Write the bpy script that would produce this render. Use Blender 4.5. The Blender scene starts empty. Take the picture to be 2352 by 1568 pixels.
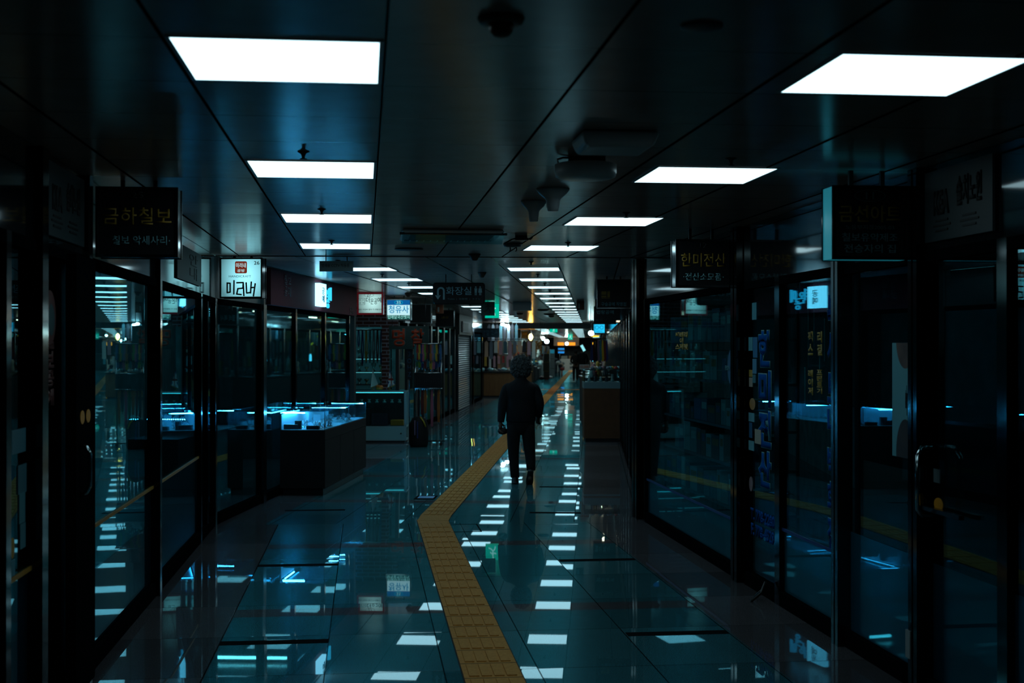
import bpy, bmesh, math, random
from mathutils import Vector, Matrix
random.seed(7)
PI = math.pi
sc = bpy.context.scene
C = bpy.context.collection

# ------------------------------------------------------------------ camera, world, exposure
HC = 1.62                 # eye height
FPX = 3050.0              # focal length in pixels of the 2352 wide frame
cam_d = bpy.data.cameras.new('camera')
cam = bpy.data.objects.new('camera', cam_d); C.objects.link(cam)
cam_d.sensor_width = 36.0
cam_d.lens = 36.0 * FPX / 2352.0
cam.location = (0, 0, HC)
cam.rotation_euler = (PI/2 + math.atan(13/FPX), 0, 0)
cam_d.dof.use_dof = True
cam_d.dof.focus_distance = 10.5
cam_d.dof.aperture_fstop = 4.0
cam_d.clip_end = 300
sc.camera = cam
w = bpy.data.worlds.new('world'); sc.world = w; w.use_nodes = True
w.node_tree.nodes['Background'].inputs[0].default_value = (0.004, 0.012, 0.015, 1)
w.node_tree.nodes['Background'].inputs[1].default_value = 0.05
sc.view_settings.view_transform = 'Standard'
try: sc.view_settings.look = 'None'
except Exception: pass
sc.view_settings.gamma = 1.0
sc.view_settings.use_curve_mapping = False
sc.view_settings.exposure = 0.0
cy = sc.cycles
cy.max_bounces = 10; cy.diffuse_bounces = 3; cy.glossy_bounces = 6
cy.transmission_bounces = 6; cy.transparent_max_bounces = 40
cy.use_denoising = True
cy.sample_clamp_indirect = 4.0
cy.caustics_reflective = False; cy.caustics_refractive = False

# the corridor light: white panels with a cold cast
PANEL = (1.55, 2.45, 2.75)
PANEL_FAR = (1.0, 1.7, 1.85)

# ------------------------------------------------------------------ frames of the corridor's sections
class Fr:
    def __init__(s, t):
        s.a = math.atan(t); s.c = math.cos(s.a); s.s = math.sin(s.a); s.rot = -s.a
    def P(s, u, v, z=0.0):
        return Vector((u*s.c + v*s.s, -u*s.s + v*s.c, z))
    def vx(s, u, px):      # how far along a wall at lateral u the sight line through column px meets it
        t = (px - 1176)/FPX
        return u*(s.c + t*s.s)/(t*s.c - s.s)
    def vY(s, u, Y):
        return (Y + u*s.s)/s.c
F1 = Fr(-337/3050.0); F2 = Fr(186/3050.0); F3 = Fr(171/3050.0); F0 = Fr(0.0)
HCEIL = 2.455
UL1, UR1, UL2, UR2 = -1.356, 2.584, -3.433, 0.474
ZT = 2.046                # transom height

# ------------------------------------------------------------------ materials
MATS = {}
def mat(name, col=(.5, .5, .5), rough=.5, metal=0.0, spec=.5, em=None, es=1.0, coat=0.0):
    if name in MATS: return MATS[name]
    m = bpy.data.materials.new(name); m.use_nodes = True
    b = m.node_tree.nodes['Principled BSDF']
    b.inputs['Base Color'].default_value = (*col, 1)
    b.inputs['Roughness'].default_value = rough
    b.inputs['Metallic'].default_value = metal
    b.inputs['Specular IOR Level'].default_value = spec
    b.inputs['Coat Weight'].default_value = coat
    if em:
        b.inputs['Emission Color'].default_value = (*em, 1)
        b.inputs['Emission Strength'].default_value = es
    MATS[name] = m
    return m
def noisy(name, c1, c2, scale=30, rough=.5, metal=0.0, bump=0.0, detail=4, stretch=(1,1,1)):
    m = mat(name, c1, rough, metal)
    nt = m.node_tree; b = nt.nodes['Principled BSDF']
    tc = nt.nodes.new('ShaderNodeTexCoord'); mp = nt.nodes.new('ShaderNodeMapping'); mp.inputs['Scale'].default_value = stretch
    n = nt.nodes.new('ShaderNodeTexNoise'); n.inputs['Scale'].default_value = scale; n.inputs['Detail'].default_value = detail
    r = nt.nodes.new('ShaderNodeValToRGB'); r.color_ramp.elements[0].position = .35; r.color_ramp.elements[1].position = .65
    r.color_ramp.elements[0].color = (*c1, 1); r.color_ramp.elements[1].color = (*c2, 1)
    nt.links.new(tc.outputs['Object'], mp.inputs[0]); nt.links.new(mp.outputs[0], n.inputs['Vector'])
    nt.links.new(n.outputs['Fac'], r.inputs[0]); nt.links.new(r.outputs[0], b.inputs['Base Color'])
    if bump:
        bp = nt.nodes.new('ShaderNodeBump'); bp.inputs['Strength'].default_value = bump; bp.inputs['Distance'].default_value = .01
        nt.links.new(n.outputs['Fac'], bp.inputs['Height']); nt.links.new(bp.outputs[0], b.inputs['Normal'])
    return m
def emit(name, col, s=1.0):
    if name in MATS: return MATS[name]
    m = bpy.data.materials.new(name); m.use_nodes = True; nt = m.node_tree
    nt.nodes.remove(nt.nodes['Principled BSDF'])
    e = nt.nodes.new('ShaderNodeEmission'); e.inputs[0].default_value = (*col, 1); e.inputs[1].default_value = s
    nt.links.new(e.outputs[0], nt.nodes['Material Output'].inputs[0]); MATS[name] = m
    return m
def glass(name, tint=(.62, .86, .88), f0=.05, rough=0.0, wave=0.0):
    if name in MATS: return MATS[name]
    m = bpy.data.materials.new(name); m.use_nodes = True; nt = m.node_tree; N = nt.nodes; L = nt.links
    N.remove(N['Principled BSDF'])
    tr = N.new('ShaderNodeBsdfTransparent'); tr.inputs[0].default_value = (*tint, 1)
    gl = N.new('ShaderNodeBsdfGlossy'); gl.inputs['Roughness'].default_value = rough; gl.inputs[0].default_value = (.42, .85, .95, 1)
    ge = N.new('ShaderNodeNewGeometry'); dot = N.new('ShaderNodeVectorMath'); dot.operation = 'DOT_PRODUCT'
    L.new(ge.outputs['Incoming'], dot.inputs[0]); L.new(ge.outputs['Normal'], dot.inputs[1])
    ab = N.new('ShaderNodeMath'); ab.operation = 'ABSOLUTE'; L.new(dot.outputs['Value'], ab.inputs[0])
    s1 = N.new('ShaderNodeMath'); s1.operation = 'SUBTRACT'; s1.inputs[0].default_value = 1; L.new(ab.outputs[0], s1.inputs[1])
    pw = N.new('ShaderNodeMath'); pw.operation = 'POWER'; pw.inputs[1].default_value = 5; L.new(s1.outputs[0], pw.inputs[0])
    ma = N.new('ShaderNodeMath'); ma.operation = 'MULTIPLY_ADD'; ma.inputs[1].default_value = 1 - f0; ma.inputs[2].default_value = f0
    L.new(pw.outputs[0], ma.inputs[0])
    mx = N.new('ShaderNodeMixShader'); L.new(ma.outputs[0], mx.inputs[0]); L.new(tr.outputs[0], mx.inputs[1]); L.new(gl.outputs[0], mx.inputs[2])
    L.new(mx.outputs[0], N['Material Output'].inputs[0])
    if wave:
        tc = N.new('ShaderNodeTexCoord'); n = N.new('ShaderNodeTexNoise'); n.inputs['Scale'].default_value = 1.3; n.inputs['Detail'].default_value = 0
        bp = N.new('ShaderNodeBump'); bp.inputs['Strength'].default_value = wave; bp.inputs['Distance'].default_value = .01
        L.new(tc.outputs['Object'], n.inputs['Vector']); L.new(n.outputs['Fac'], bp.inputs['Height']); L.new(bp.outputs[0], gl.inputs['Normal'])
    MATS[name] = m
    return m
def rgb_(N, c):
    n = N.new('ShaderNodeRGB'); n.outputs[0].default_value = (*c, 1); return n.outputs[0]
def grid_mat(name, T, off, line, joint, base, base2, rough, tilt, kind):
    """square tiles in object space (x = lateral, y = along): joints, stone speckle, and each tile lying at a slightly different tilt"""
    m = bpy.data.materials.new(name); m.use_nodes = True; nt = m.node_tree; N = nt.nodes; L = nt.links
    b = N['Principled BSDF']
    def M(op, a, bb=None, c=None):
        n = N.new('ShaderNodeMath'); n.operation = op
        for i, x in enumerate((a, bb, c)):
            if x is None: continue
            if isinstance(x, (int, float)): n.inputs[i].default_value = x
            else: L.new(x, n.inputs[i])
        return n.outputs[0]
    tc = N.new('ShaderNodeTexCoord'); sp = N.new('ShaderNodeSeparateXYZ'); L.new(tc.outputs['Object'], sp.inputs[0])
    x, y = sp.outputs[0], sp.outputs[1]
    if kind == 'floor':                                  # the slabs right of the yellow strip start from another line
        sel = M('GREATER_THAN', x, off[2])
        xo = M('SUBTRACT', x, M('MULTIPLY_ADD', sel, off[1] - off[0], off[0]))
    else: xo = M('SUBTRACT', x, off[0])
    xs = M('DIVIDE', xo, T); ys = M('DIVIDE', M('SUBTRACT', y, off[3]), T if kind != 'floor' else .9)
    fx, fy = M('FRACT', xs), M('FRACT', ys); ix, iy = M('FLOOR', xs), M('FLOOR', ys)
    ex = M('MINIMUM', fx, M('SUBTRACT', 1, fx)); ey = M('MINIMUM', fy, M('SUBTRACT', 1, fy))
    lx = M('LESS_THAN', ex, line/T); ly = M('LESS_THAN', ey, line*.6/T)
    ln = M('MAXIMUM', lx, ly)
    cb = N.new('ShaderNodeCombineXYZ'); L.new(ix, cb.inputs[0]); L.new(iy, cb.inputs[1])
    if kind == 'floor': L.new(sel, cb.inputs[2])
    wn = N.new('ShaderNodeTexWhiteNoise'); wn.noise_dimensions = '3D'; L.new(cb.outputs[0], wn.inputs[0])
    ge = N.new('ShaderNodeNewGeometry')
    sb = N.new('ShaderNodeVectorMath'); sb.operation = 'SUBTRACT'; L.new(wn.outputs['Color'], sb.inputs[0]); sb.inputs[1].default_value = (.5, .5, .5)
    scl = N.new('ShaderNodeVectorMath'); scl.operation = 'MULTIPLY'; L.new(sb.outputs[0], scl.inputs[0]); scl.inputs[1].default_value = (tilt, tilt*.8, 0)
    ad = N.new('ShaderNodeVectorMath'); ad.operation = 'ADD'; L.new(ge.outputs['Normal'], ad.inputs[0]); L.new(scl.outputs[0], ad.inputs[1])
    nm = N.new('ShaderNodeVectorMath'); nm.operation = 'NORMALIZE'; L.new(ad.outputs[0], nm.inputs[0])
    ns = N.new('ShaderNodeTexNoise'); ns.inputs['Scale'].default_value = 260 if kind == 'floor' else 6; ns.inputs['Detail'].default_value = 2
    L.new(tc.outputs['Object'], ns.inputs['Vector'])
    rp = N.new('ShaderNodeValToRGB'); rp.color_ramp.elements[0].position = .38; rp.color_ramp.elements[1].position = .62
    rp.color_ramp.elements[0].color = (*base, 1); rp.color_ramp.elements[1].color = (*base2, 1); L.new(ns.outputs['Fac'], rp.inputs[0])
    col = rp.outputs[0]
    def mixc(fac, a, c):
        n = N.new('ShaderNodeMix'); n.data_type = 'RGBA'; L.new(fac, n.inputs[0]); L.new(a, n.inputs[6])
        if isinstance(c, tuple): n.inputs[7].default_value = (*c, 1)
        else: L.new(c, n.inputs[7])
        return n.outputs[2]
    if kind == 'floor':                                  # reddish granite borders along the shops and bands across
        brd = M('MAXIMUM', M('LESS_THAN', x, off[4]), M('GREATER_THAN', x, off[5]))
        yb = M('FRACT', M('DIVIDE', M('SUBTRACT', y, off[6]), 2.72))
        brd = M('MAXIMUM', brd, M('LESS_THAN', yb, .085))
        rp2 = N.new('ShaderNodeValToRGB'); rp2.color_ramp.elements[0].position = .38; rp2.color_ramp.elements[1].position = .62
        rp2.color_ramp.elements[0].color = (.034, .033, .036, 1); rp2.color_ramp.elements[1].color = (.09, .082, .088, 1); L.new(ns.outputs['Fac'], rp2.inputs[0])
        col = mixc(brd, col, rp2.outputs[0])
        tone = M('MULTIPLY_ADD', wn.outputs['Value'], .5, .75)
        hs = N.new('ShaderNodeHueSaturation'); L.new(tone, hs.inputs['Value']); L.new(col, hs.inputs['Color']); col = hs.outputs[0]
        b.inputs['Roughness'].default_value = .6
    else: b.inputs['Roughness'].default_value = rough
    col = mixc(ln, col, joint)
    L.new(col, b.inputs['Base Color'])
    bp = N.new('ShaderNodeBump'); bp.invert = True; bp.inputs['Strength'].default_value = .35; bp.inputs['Distance'].default_value = .004
    L.new(ln, bp.inputs['Height']); L.new(nm.outputs[0], bp.inputs['Normal']); L.new(bp.outputs[0], b.inputs['Normal'])
    b.inputs['Specular IOR Level'].default_value = 0.0 if kind == 'floor' else .32
    if kind == 'floor':                                  # polished stone: a sharp mirror layer over a softer teal sheen, both growing at grazing angles
        dot = N.new('ShaderNodeVectorMath'); dot.operation = 'DOT_PRODUCT'; L.new(ge.outputs['Incoming'], dot.inputs[0]); L.new(ge.outputs['Normal'], dot.inputs[1])
        fr = M('MULTIPLY_ADD', M('POWER', M('SUBTRACT', 1, M('ABSOLUTE', dot.outputs['Value'])), 5), .96, .04)
        def gl(c, rg, fac):
            g = N.new('ShaderNodeBsdfGlossy'); L.new(bp.outputs[0], g.inputs['Normal'])
            if isinstance(rg, float): g.inputs['Roughness'].default_value = rg
            else: L.new(rg, g.inputs['Roughness'])
            v = N.new('ShaderNodeVectorMath'); v.operation = 'SCALE'; L.new(fac, v.inputs['Scale'])
            if isinstance(c, tuple): v.inputs[0].default_value = c
            else: L.new(c, v.inputs[0])
            L.new(v.outputs[0], g.inputs['Color']); return g.outputs[0]
        hz = mixc(brd, rgb_(N, (.03, .29, .37)), (.12, .13, .15))
        a1 = N.new('ShaderNodeAddShader'); a2 = N.new('ShaderNodeAddShader')
        L.new(gl((.50, .64, .68), M('MULTIPLY_ADD', ns.outputs['Fac'], .02, .004), M('MULTIPLY', fr, M('MULTIPLY_ADD', ln, -.85, 1))), a1.inputs[0]); L.new(gl(hz, .24, M('MULTIPLY', M('MINIMUM', fr, .26), M('MULTIPLY_ADD', ln, -.7, 1))), a1.inputs[1])
        L.new(a1.outputs[0], a2.inputs[0]); L.new(b.outputs[0], a2.inputs[1]); L.new(a2.outputs[0], N['Material Output'].inputs[0])
    MATS[name] = m
    return m

def floor_mat(name, o):
    return grid_mat(name, .592, o, .0035, (.002, .003, .003), (.012, .055, .066), (.04, .12, .138), .012, .009, 'floor')
m_floor1 = floor_mat('granite_floor_near', (-.2, .866, .6, .35, -.785, 2.06, 8.1))
m_floor2 = floor_mat('granite_floor_far', (-1.76, -1.36, -1.4, .1, -3.0, -.12, 13.75))
m_ceil1 = grid_mat('ceiling_panels_near', .6, (.055, 0, 0, 3.66), .006, (.006, .007, .008), (.60, .41, .36), (.64, .45, .40), .19, .01, 'ceil')
m_ceil2 = grid_mat('ceiling_panels_far', .6, (-.345, 0, 0, 13.9), .006, (.006, .007, .008), (.60, .41, .36), (.64, .45, .40), .19, .01, 'ceil')
# long seams between the ceiling strips are drawn as dark strips in place of open gaps
M_CHROME = mat('polished_steel', (.45, .52, .54), .12, 1.0)
M_STEEL = mat('brushed_steel', (.075, .09, .095), .22, 1.0)
M_DARKF = mat('dark_bronze_frame', (.028, .034, .036), .10, 1.0)
M_SILL = mat('dark_sill', (.004, .006, .007), .8, 0, .0)
M_BLACK = mat('black_plastic', (.006, .007, .008), .4)
M_WHITEP = mat('white_plastic', (.75, .8, .82), .4)
M_GREYP = mat('grey_plastic', (.17, .19, .2), .45)
M_GLASS = glass('shop_glass', (.66, .88, .9), .06, 0.0, .05)
M_CLEAR = glass('clear_glass', (.93, .98, .98), .04)
M_WALLD = noisy('dark_shop_wall', (.05, .14, .15), (.12, .26, .28), 4, .7)
M_WALLB = noisy('dark_partition', (.01, .014, .016), (.02, .024, .027), 3, .6)
M_HEADER = mat('glossy_dark_header', (.006, .010, .012), .06, 0, .6)
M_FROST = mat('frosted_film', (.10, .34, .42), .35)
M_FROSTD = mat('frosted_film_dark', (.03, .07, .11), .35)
M_MAROON = mat('maroon_fascia', (.16, .02, .035), .65, 0, .25)
M_LIGHT = emit('light_panel', PANEL, 1.0)
M_LIGHTF = emit('light_panel_far', PANEL_FAR, 1.0)

# ------------------------------------------------------------------ mesh building
class MB:
    def __init__(s): s.v = []; s.f = []; s.mi = []; s.sm = []; s.cur = 0
    def add(s, vs, fs, smooth=False, T=None):
        o = len(s.v)
        for p in vs: s.v.append(tuple(T @ Vector(p)) if T is not None else tuple(p))
        for f in fs: s.f.append([i + o for i in f]); s.sm.append(smooth); s.mi.append(s.cur)
        return s
    def box(s, x0, x1, y0, y1, z0, z1, T=None, bev=0.0):
        if bev:
            return s.rbox(x0, x1, y0, y1, z0, z1, bev, T)
        vs = [(x0,y0,z0),(x1,y0,z0),(x1,y1,z0),(x0,y1,z0),(x0,y0,z1),(x1,y0,z1),(x1,y1,z1),(x0,y1,z1)]
        return s.add(vs, [(0,3,2,1),(4,5,6,7),(0,1,5,4),(1,2,6,5),(2,3,7,6),(3,0,4,7)], T=T)
    def rbox(s, x0, x1, y0, y1, z0, z1, r, T=None):
        # box with vertical rounded corners and chamfered rims
        n = 4; pts = []
        for cx, cy_, a0 in ((x1-r, y1-r, 0), (x0+r, y1-r, 90), (x0+r, y0+r, 180), (x1-r, y0+r, 270)):
            for k in range(n+1):
                a = math.radians(a0 + 90*k/n); pts.append((math.cos(a), math.sin(a), cx, cy_))
        rings = []
        for z, rr in ((z0, r*.6), (z0 + r*.4, r), (z1 - r*.4, r), (z1, r*.6)):
            rings.append([(cx + rr*c, cy_ + rr*si, z) for c, si, cx, cy_ in pts])
        N = len(pts); vs = [p for R in rings for p in R]; fs = []
        for k in range(3):
            for i in range(N):
                j = (i+1) % N; fs.append((k*N+i, k*N+j, (k+1)*N+j, (k+1)*N+i))
        fs.append(tuple(range(N-1, -1, -1))); fs.append(tuple(range(3*N, 4*N)))
        return s.add(vs, fs, T=T)
    def prism(s, poly, a0, a1, axis='z', T=None, smooth=False):
        n = len(poly)
        def mk(p, a): return {'z': (p[0], p[1], a), 'y': (p[0], a, p[1]), 'x': (a, p[0], p[1])}[axis]
        vs = [mk(p, a0) for p in poly] + [mk(p, a1) for p in poly]
        fs = [tuple(range(n-1, -1, -1)), tuple(range(n, 2*n))] + [(i, (i+1) % n, n + (i+1) % n, n + i) for i in range(n)]
        return s.add(vs, fs, smooth, T)
    def lathe(s, prof, cx=0, cy=0, n=24, T=None, smooth=True):
        vs = []; fs = []; m = len(prof)
        for r, z in prof:
            for k in range(n):
                a = 2*PI*k/n; vs.append((cx + r*math.cos(a), cy + r*math.sin(a), z))
        for i in range(m-1):
            for k in range(n):
                j = (k+1) % n; fs.append((i*n+k, i*n+j, (i+1)*n+j, (i+1)*n+k))
        fs.append(tuple(range(n-1, -1, -1))); fs.append(tuple(range((m-1)*n, m*n)))
        return s.add(vs, fs, smooth, T)
    def tube(s, pts, r, n=8, T=None, smooth=True):
        pts = [Vector(p) for p in pts]; vs = []; fs = []
        rs = r if isinstance(r, (list, tuple)) else [r]*len(pts)
        up = Vector((0, 0, 1))
        for i, p in enumerate(pts):
            d = (pts[min(i+1, len(pts)-1)] - pts[max(i-1, 0)]).normalized()
            if i == 0:
                a = d.cross(up)
                if a.length < .3: a = d.cross(Vector((1, 0, 0)))
            else: a = prev - d*prev.dot(d)
            a.normalize(); b = d.cross(a); prev = a
            for k in range(n):
                t = 2*PI*k/n; vs.append(p + a*math.cos(t)*rs[i] + b*math.sin(t)*rs[i])
        for i in range(len(pts)-1):
            for k in range(n):
                j = (k+1) % n; fs.append((i*n+k, i*n+j, (i+1)*n+j, (i+1)*n+k))
        fs.append(tuple(range(n-1, -1, -1))); fs.append(tuple(range((len(pts)-1)*n, len(pts)*n)))
        return s.add(vs, fs, smooth, T)
    def ball(s, c, rx, ry=None, rz=None, n=12, m=8, T=None):
        ry = rx if ry is None else ry; rz = rx if rz is None else rz; vs = []; fs = []
        for i in range(m+1):
            t = PI*i/m
            for k in range(n):
                a = 2*PI*k/n; vs.append((c[0] + rx*math.sin(t)*math.cos(a), c[1] + ry*math.sin(t)*math.sin(a), c[2] + rz*math.cos(t)))
        for i in range(m):
            for k in range(n):
                j = (k+1) % n; fs.append((i*n+k, (i+1)*n+k, (i+1)*n+j, i*n+j))
        return s.add(vs, fs, True, T)
    def build(s, name, m, parent=None, loc=None, rot=None):
        me = bpy.data.meshes.new(name); me.from_pydata(s.v, [], s.f)
        ms = m if isinstance(m, (list, tuple)) else [m]
        for k in ms: me.materials.append(k)
        me.polygons.foreach_set('use_smooth', s.sm); me.polygons.foreach_set('material_index', s.mi)
        bm = bmesh.new(); bm.from_mesh(me); bmesh.ops.recalc_face_normals(bm, faces=bm.faces); bm.to_mesh(me); bm.free()
        me.update(); o = bpy.data.objects.new(name, me); C.objects.link(o)
        if parent: o.parent = parent
        if loc is not None: o.location = loc
        if rot is not None: o.rotation_euler = (0, 0, rot)
        return o
def thing(name, label, cat, loc=(0, 0, 0), rot=0.0, group=None):
    o = bpy.data.objects.new(name, None); C.objects.link(o); o.empty_display_size = .1
    o.location = loc; o.rotation_euler = (0, 0, rot)
    if cat == 'structure': o['kind'] = 'structure'
    else: o['category'] = cat
    if label: o['label'] = label
    if group: o['group'] = group
    return o
def tag(o, label, cat, group=None):
    o['label'] = label; o['category'] = cat
    if group: o['group'] = group
    return o
def struct(o): o['kind'] = 'structure'; return o
def copy_tree(o, parent=None):
    c = o.copy(); C.objects.link(c); c.parent = parent
    for ch in list(o.children): copy_tree(ch, c)
    return c
ORD = ['first','second','third','fourth','fifth','sixth','seventh','eighth','ninth','tenth','eleventh','twelfth','thirteenth','fourteenth','fifteenth','sixteenth','seventeenth','eighteenth']

def text(txt, wd, ht, m, parent, c, face='-y', bold=.008, depth=.003, name='lettering', sp=1.0):
    """letters fitted to a wd x ht box centred on c, standing off a surface that faces `face`"""
    cu = bpy.data.curves.new('t', 'FONT'); cu.body = txt; cu.size = 1; cu.extrude = 0.0; cu.offset = bold
    cu.align_x = 'CENTER'; cu.space_line = sp; cu.resolution_u = 3
    o = bpy.data.objects.new('t', cu); C.objects.link(o)
    bpy.context.view_layer.update()
    dg = bpy.context.evaluated_depsgraph_get(); me = bpy.data.meshes.new_from_object(o.evaluated_get(dg))
    bpy.data.objects.remove(o); bpy.data.curves.remove(cu)
    if not me.vertices: return None
    xs = [v.co.x for v in me.vertices]; ys = [v.co.y for v in me.vertices]
    x0, x1, y0, y1 = min(xs), max(xs), min(ys), max(ys)
    kx = wd/max(1e-6, x1-x0); ky = ht/max(1e-6, y1-y0)
    bm = bmesh.new(); bm.from_mesh(me)
    r = bmesh.ops.extrude_face_region(bm, geom=bm.faces[:])
    for g in r['geom']:
        if isinstance(g, bmesh.types.BMVert): g.co.z += 1
    for v in bm.verts:
        X = (v.co.x - (x0+x1)/2)*kx; Z = (v.co.y - (y0+y1)/2)*ky; D = depth if v.co.z > .5 else 0.0
        v.co = {'-y': (X, -D, Z), '+y': (-X, D, Z), '+x': (D, X, Z), '-x': (-D, -X, Z)}[face]
    bmesh.ops.recalc_face_normals(bm, faces=bm.faces); bm.to_mesh(me); bm.free()
    me.name = name; me.materials.clear(); me.materials.append(m)
    o = bpy.data.objects.new(name, me); C.objects.link(o); o.parent = parent; o.location = c
    return o
def ring(mb, cx, cz, rx, rz, t, y0, y1, n=28):
    for k in range(n):
        a, b = 2*PI*k/n, 2*PI*(k+1)/n
        p = [(cx+rx*math.cos(a), cz+rz*math.sin(a)), (cx+rx*math.cos(b), cz+rz*math.sin(b)),
             (cx+(rx-t)*math.cos(b), cz+(rz-t)*math.sin(b)), (cx+(rx-t)*math.cos(a), cz+(rz-t)*math.sin(a))]
        mb.prism(p, y0, y1, 'y')

# ------------------------------------------------------------------ floor and ceiling
def bis(vl):  # where the two sections meet on a line from the left corner to the right one
    return vl
CL = F1.P(UL1, F1.vY(UL1, 12.1)); CR = F1.P(UR1, F1.vY(UR1, 12.38))
dirb = (CR - CL).normalized()
BL = CL - dirb*9; BR = CR + dirb*9
def plane_poly(name, F, pts, z0, z1, m):
    o = bpy.data.objects.new(name, None)
    mb = MB(); loc = [(p.x*F.c - p.y*F.s, p.x*F.s + p.y*F.c) for p in pts]
    mb.prism(loc, z0, z1, 'z')
    return struct(mb.build(name, m, loc=(0, 0, 0), rot=F.rot))
plane_poly('floor', F1, [F1.P(-9, -1), F1.P(9, -1), BR, BL], -.1, 0, m_floor1)
plane_poly('floor', F2, [BL, BR, F2.P(9, 100), F2.P(-12, 100)], -.1, 0, m_floor2)
plane_poly('ceiling', F1, [F1.P(-9, -1), F1.P(9, -1), BR, BL], HCEIL, HCEIL+.1, m_ceil1)
plane_poly('ceiling', F2, [BL, BR, F2.P(9, 47), F2.P(-12, 47)], HCEIL, HCEIL+.1, m_ceil2)
plane_poly('ceiling', F2, [F2.P(-12, 47.4), F2.P(9, 47.4), F2.P(9, 100), F2.P(-12, 100)], 2.30, 2.40, m_ceil2)
struct(MB().box(-12, 9, 47.0, 47.4, 2.27, HCEIL).build('trim_1', mat('ceiling_beam', (.03, .033, .036), .5), rot=F2.rot))
# black strips drawn for the shadow in the seams where two ceiling strips meet
mb = MB()
for k in range(-3, 6): mb.box(.055+.6*k-.003, .055+.6*k+.003, 0, F1.vY(0, 12.1), HCEIL-.004, HCEIL-.0005)
M_SEAM = mat('seam_black', (.002, .002, .002), 1.0, 0, 0)
struct(mb.build('trim_2', M_SEAM, rot=F1.rot))
mb = MB()
for k in range(-5, 3): mb.box(-.345+.6*k-.003, -.345+.6*k+.003, F2.vY(0, 13.3), 46.9, HCEIL-.004, HCEIL-.0005)
struct(mb.build('trim_3', M_SEAM, rot=F2.rot))
struct(MB().prism([(CL + dirb*0).xy, (CR).xy, (CR + Vector((0, .03, 0))).xy, (CL + Vector((0, .03, 0))).xy], HCEIL-.005, HCEIL-.0005).build('trim_4', M_SEAM))
# black slots let into the floor slabs
k = 5
for F, u0, u1, Y in ((F1,-.79,-.2,7.30),(F1,1.466,2.05,7.53),(F1,-.79,-.2,9.88),(F1,1.466,2.05,10.12),(F1,-.79,-.2,13.2),(F2,-.62,-.12,13.0),(F2,-.62,-.12,15.4)):
    v = F.vY((u0+u1)/2, Y)
    struct(MB().box(u0, u1, v-.045, v+.045, .0005, .002).build('trim_%d' % k, mat('slot_black', (.002, .002, .003), .9, spec=0.05), rot=F.rot)); k += 1
# yellow tactile paving
M_TAC = noisy('tactile_yellow', (.66, .30, .075), (.76, .37, .10), 60, .7); M_TAC.node_tree.nodes['Principled BSDF'].inputs['Specular IOR Level'].default_value = .08
def tactile(name, F, u0, u1, v0, v1):
    mb = MB(); mb.box(u0, u1, v0, v1, .0005, .006)
    w_ = u1 - u0; n = int((v1-v0)/.3)
    for i in range(n):
        a = v0 + i*.3
        for j in range(4):
            x = u0 + w_*(.09 + j*.2167); h = w_*.17
            mb.prism([(x, a+.03), (x+h, a+.03), (x+h, a+.27), (x, a+.27)], .006, .0115)
    mb.cur = 1
    for i in range(n+1): mb.box(u0, u1, v0+i*.3-.003, v0+i*.3+.003, .006, .0068)
    mb.box(u0-.006, u0, v0, v1, .0005, .004); mb.box(u1, u1+.006, v0, v1, .0005, .004)
    return struct(mb.build(name, [M_TAC, mat('joint_dark', (.03, .018, .01), .8)], rot=F.rot))
tactile('trim_12', F1, .482, .769, F1.vY(.6, 5.0), F1.vY(.6, 12.45))
tactile('trim_13', F2, -1.654, -1.360, F2.vY(-1.5, 12.75), F2.vY(-1.5, 92))
p = [F1.P(.482, F1.vY(.482, 12.36)), F1.P(.769, F1.vY(.769, 12.36)), F2.P(-1.360, F2.vY(-1.36, 12.8)), F2.P(-1.654, F2.vY(-1.654, 12.8))]
struct(MB().prism([q.xy for q in p], .0008, .007).build('trim_14', M_TAC))
struct(MB().box(-3.3, .45, 50.5, 50.9, .0005, .006).build('trim_15', M_TAC, rot=F2.rot))

# ------------------------------------------------------------------ room shell behind the shop fronts
def wallbox(name, F, u0, u1, v0, v1, z0=0, z1=HCEIL, m=M_WALLD):
    return struct(MB().box(u0, u1, v0, v1, z0, z1).build(name, m, rot=F.rot))
wallbox('wall_left', F1, -4.2, -4.1, -1, 11.5)
wallbox('wall_left', F1, -4.1, UL1-.1, F1.vx(UL1, -330)-.1, F1.vx(UL1, -330))
wallbox('wall_left', F1, -4.1, UL1-.1, F1.vx(UL1, 195)-.05, F1.vx(UL1, 195)+.03, m=M_WALLB)
wallbox('wall_left', F2, -6.1, -6.0, 12.6, 19.0)
wallbox('wall_left', F2, -6.0, UL2, 18.95, 19.1, m=M_WALLB)
wallbox('wall_right', F1, UR1+2.3, UR1+2.4, -1, 12.2)
wallbox('wall_right', F1, UR1+.1, UR1+2.3, F1.vx(UR1, 1927)-.03, F1.vx(UR1, 1927)+.03, m=M_WALLB)
wallbox('wall_right', F1, UR1+.1, UR1+2.3, F1.vx(UR1, 2116)-.03, F1.vx(UR1, 2116)+.03, m=M_WALLB)
wallbox('wall_right', F2, 3.0, 3.1, 13.5, 47.0)
wallbox('wall_front', F2, -12, 9, 97.0, 97.2, m=M_WALLB)
wallbox('wall_left', F2, -9.0, -8.9, 19.0, 97, m=M_WALLB)
wallbox('wall_right', F2, 8.0, 8.1, 47.0, 97, m=M_WALLB)

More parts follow.
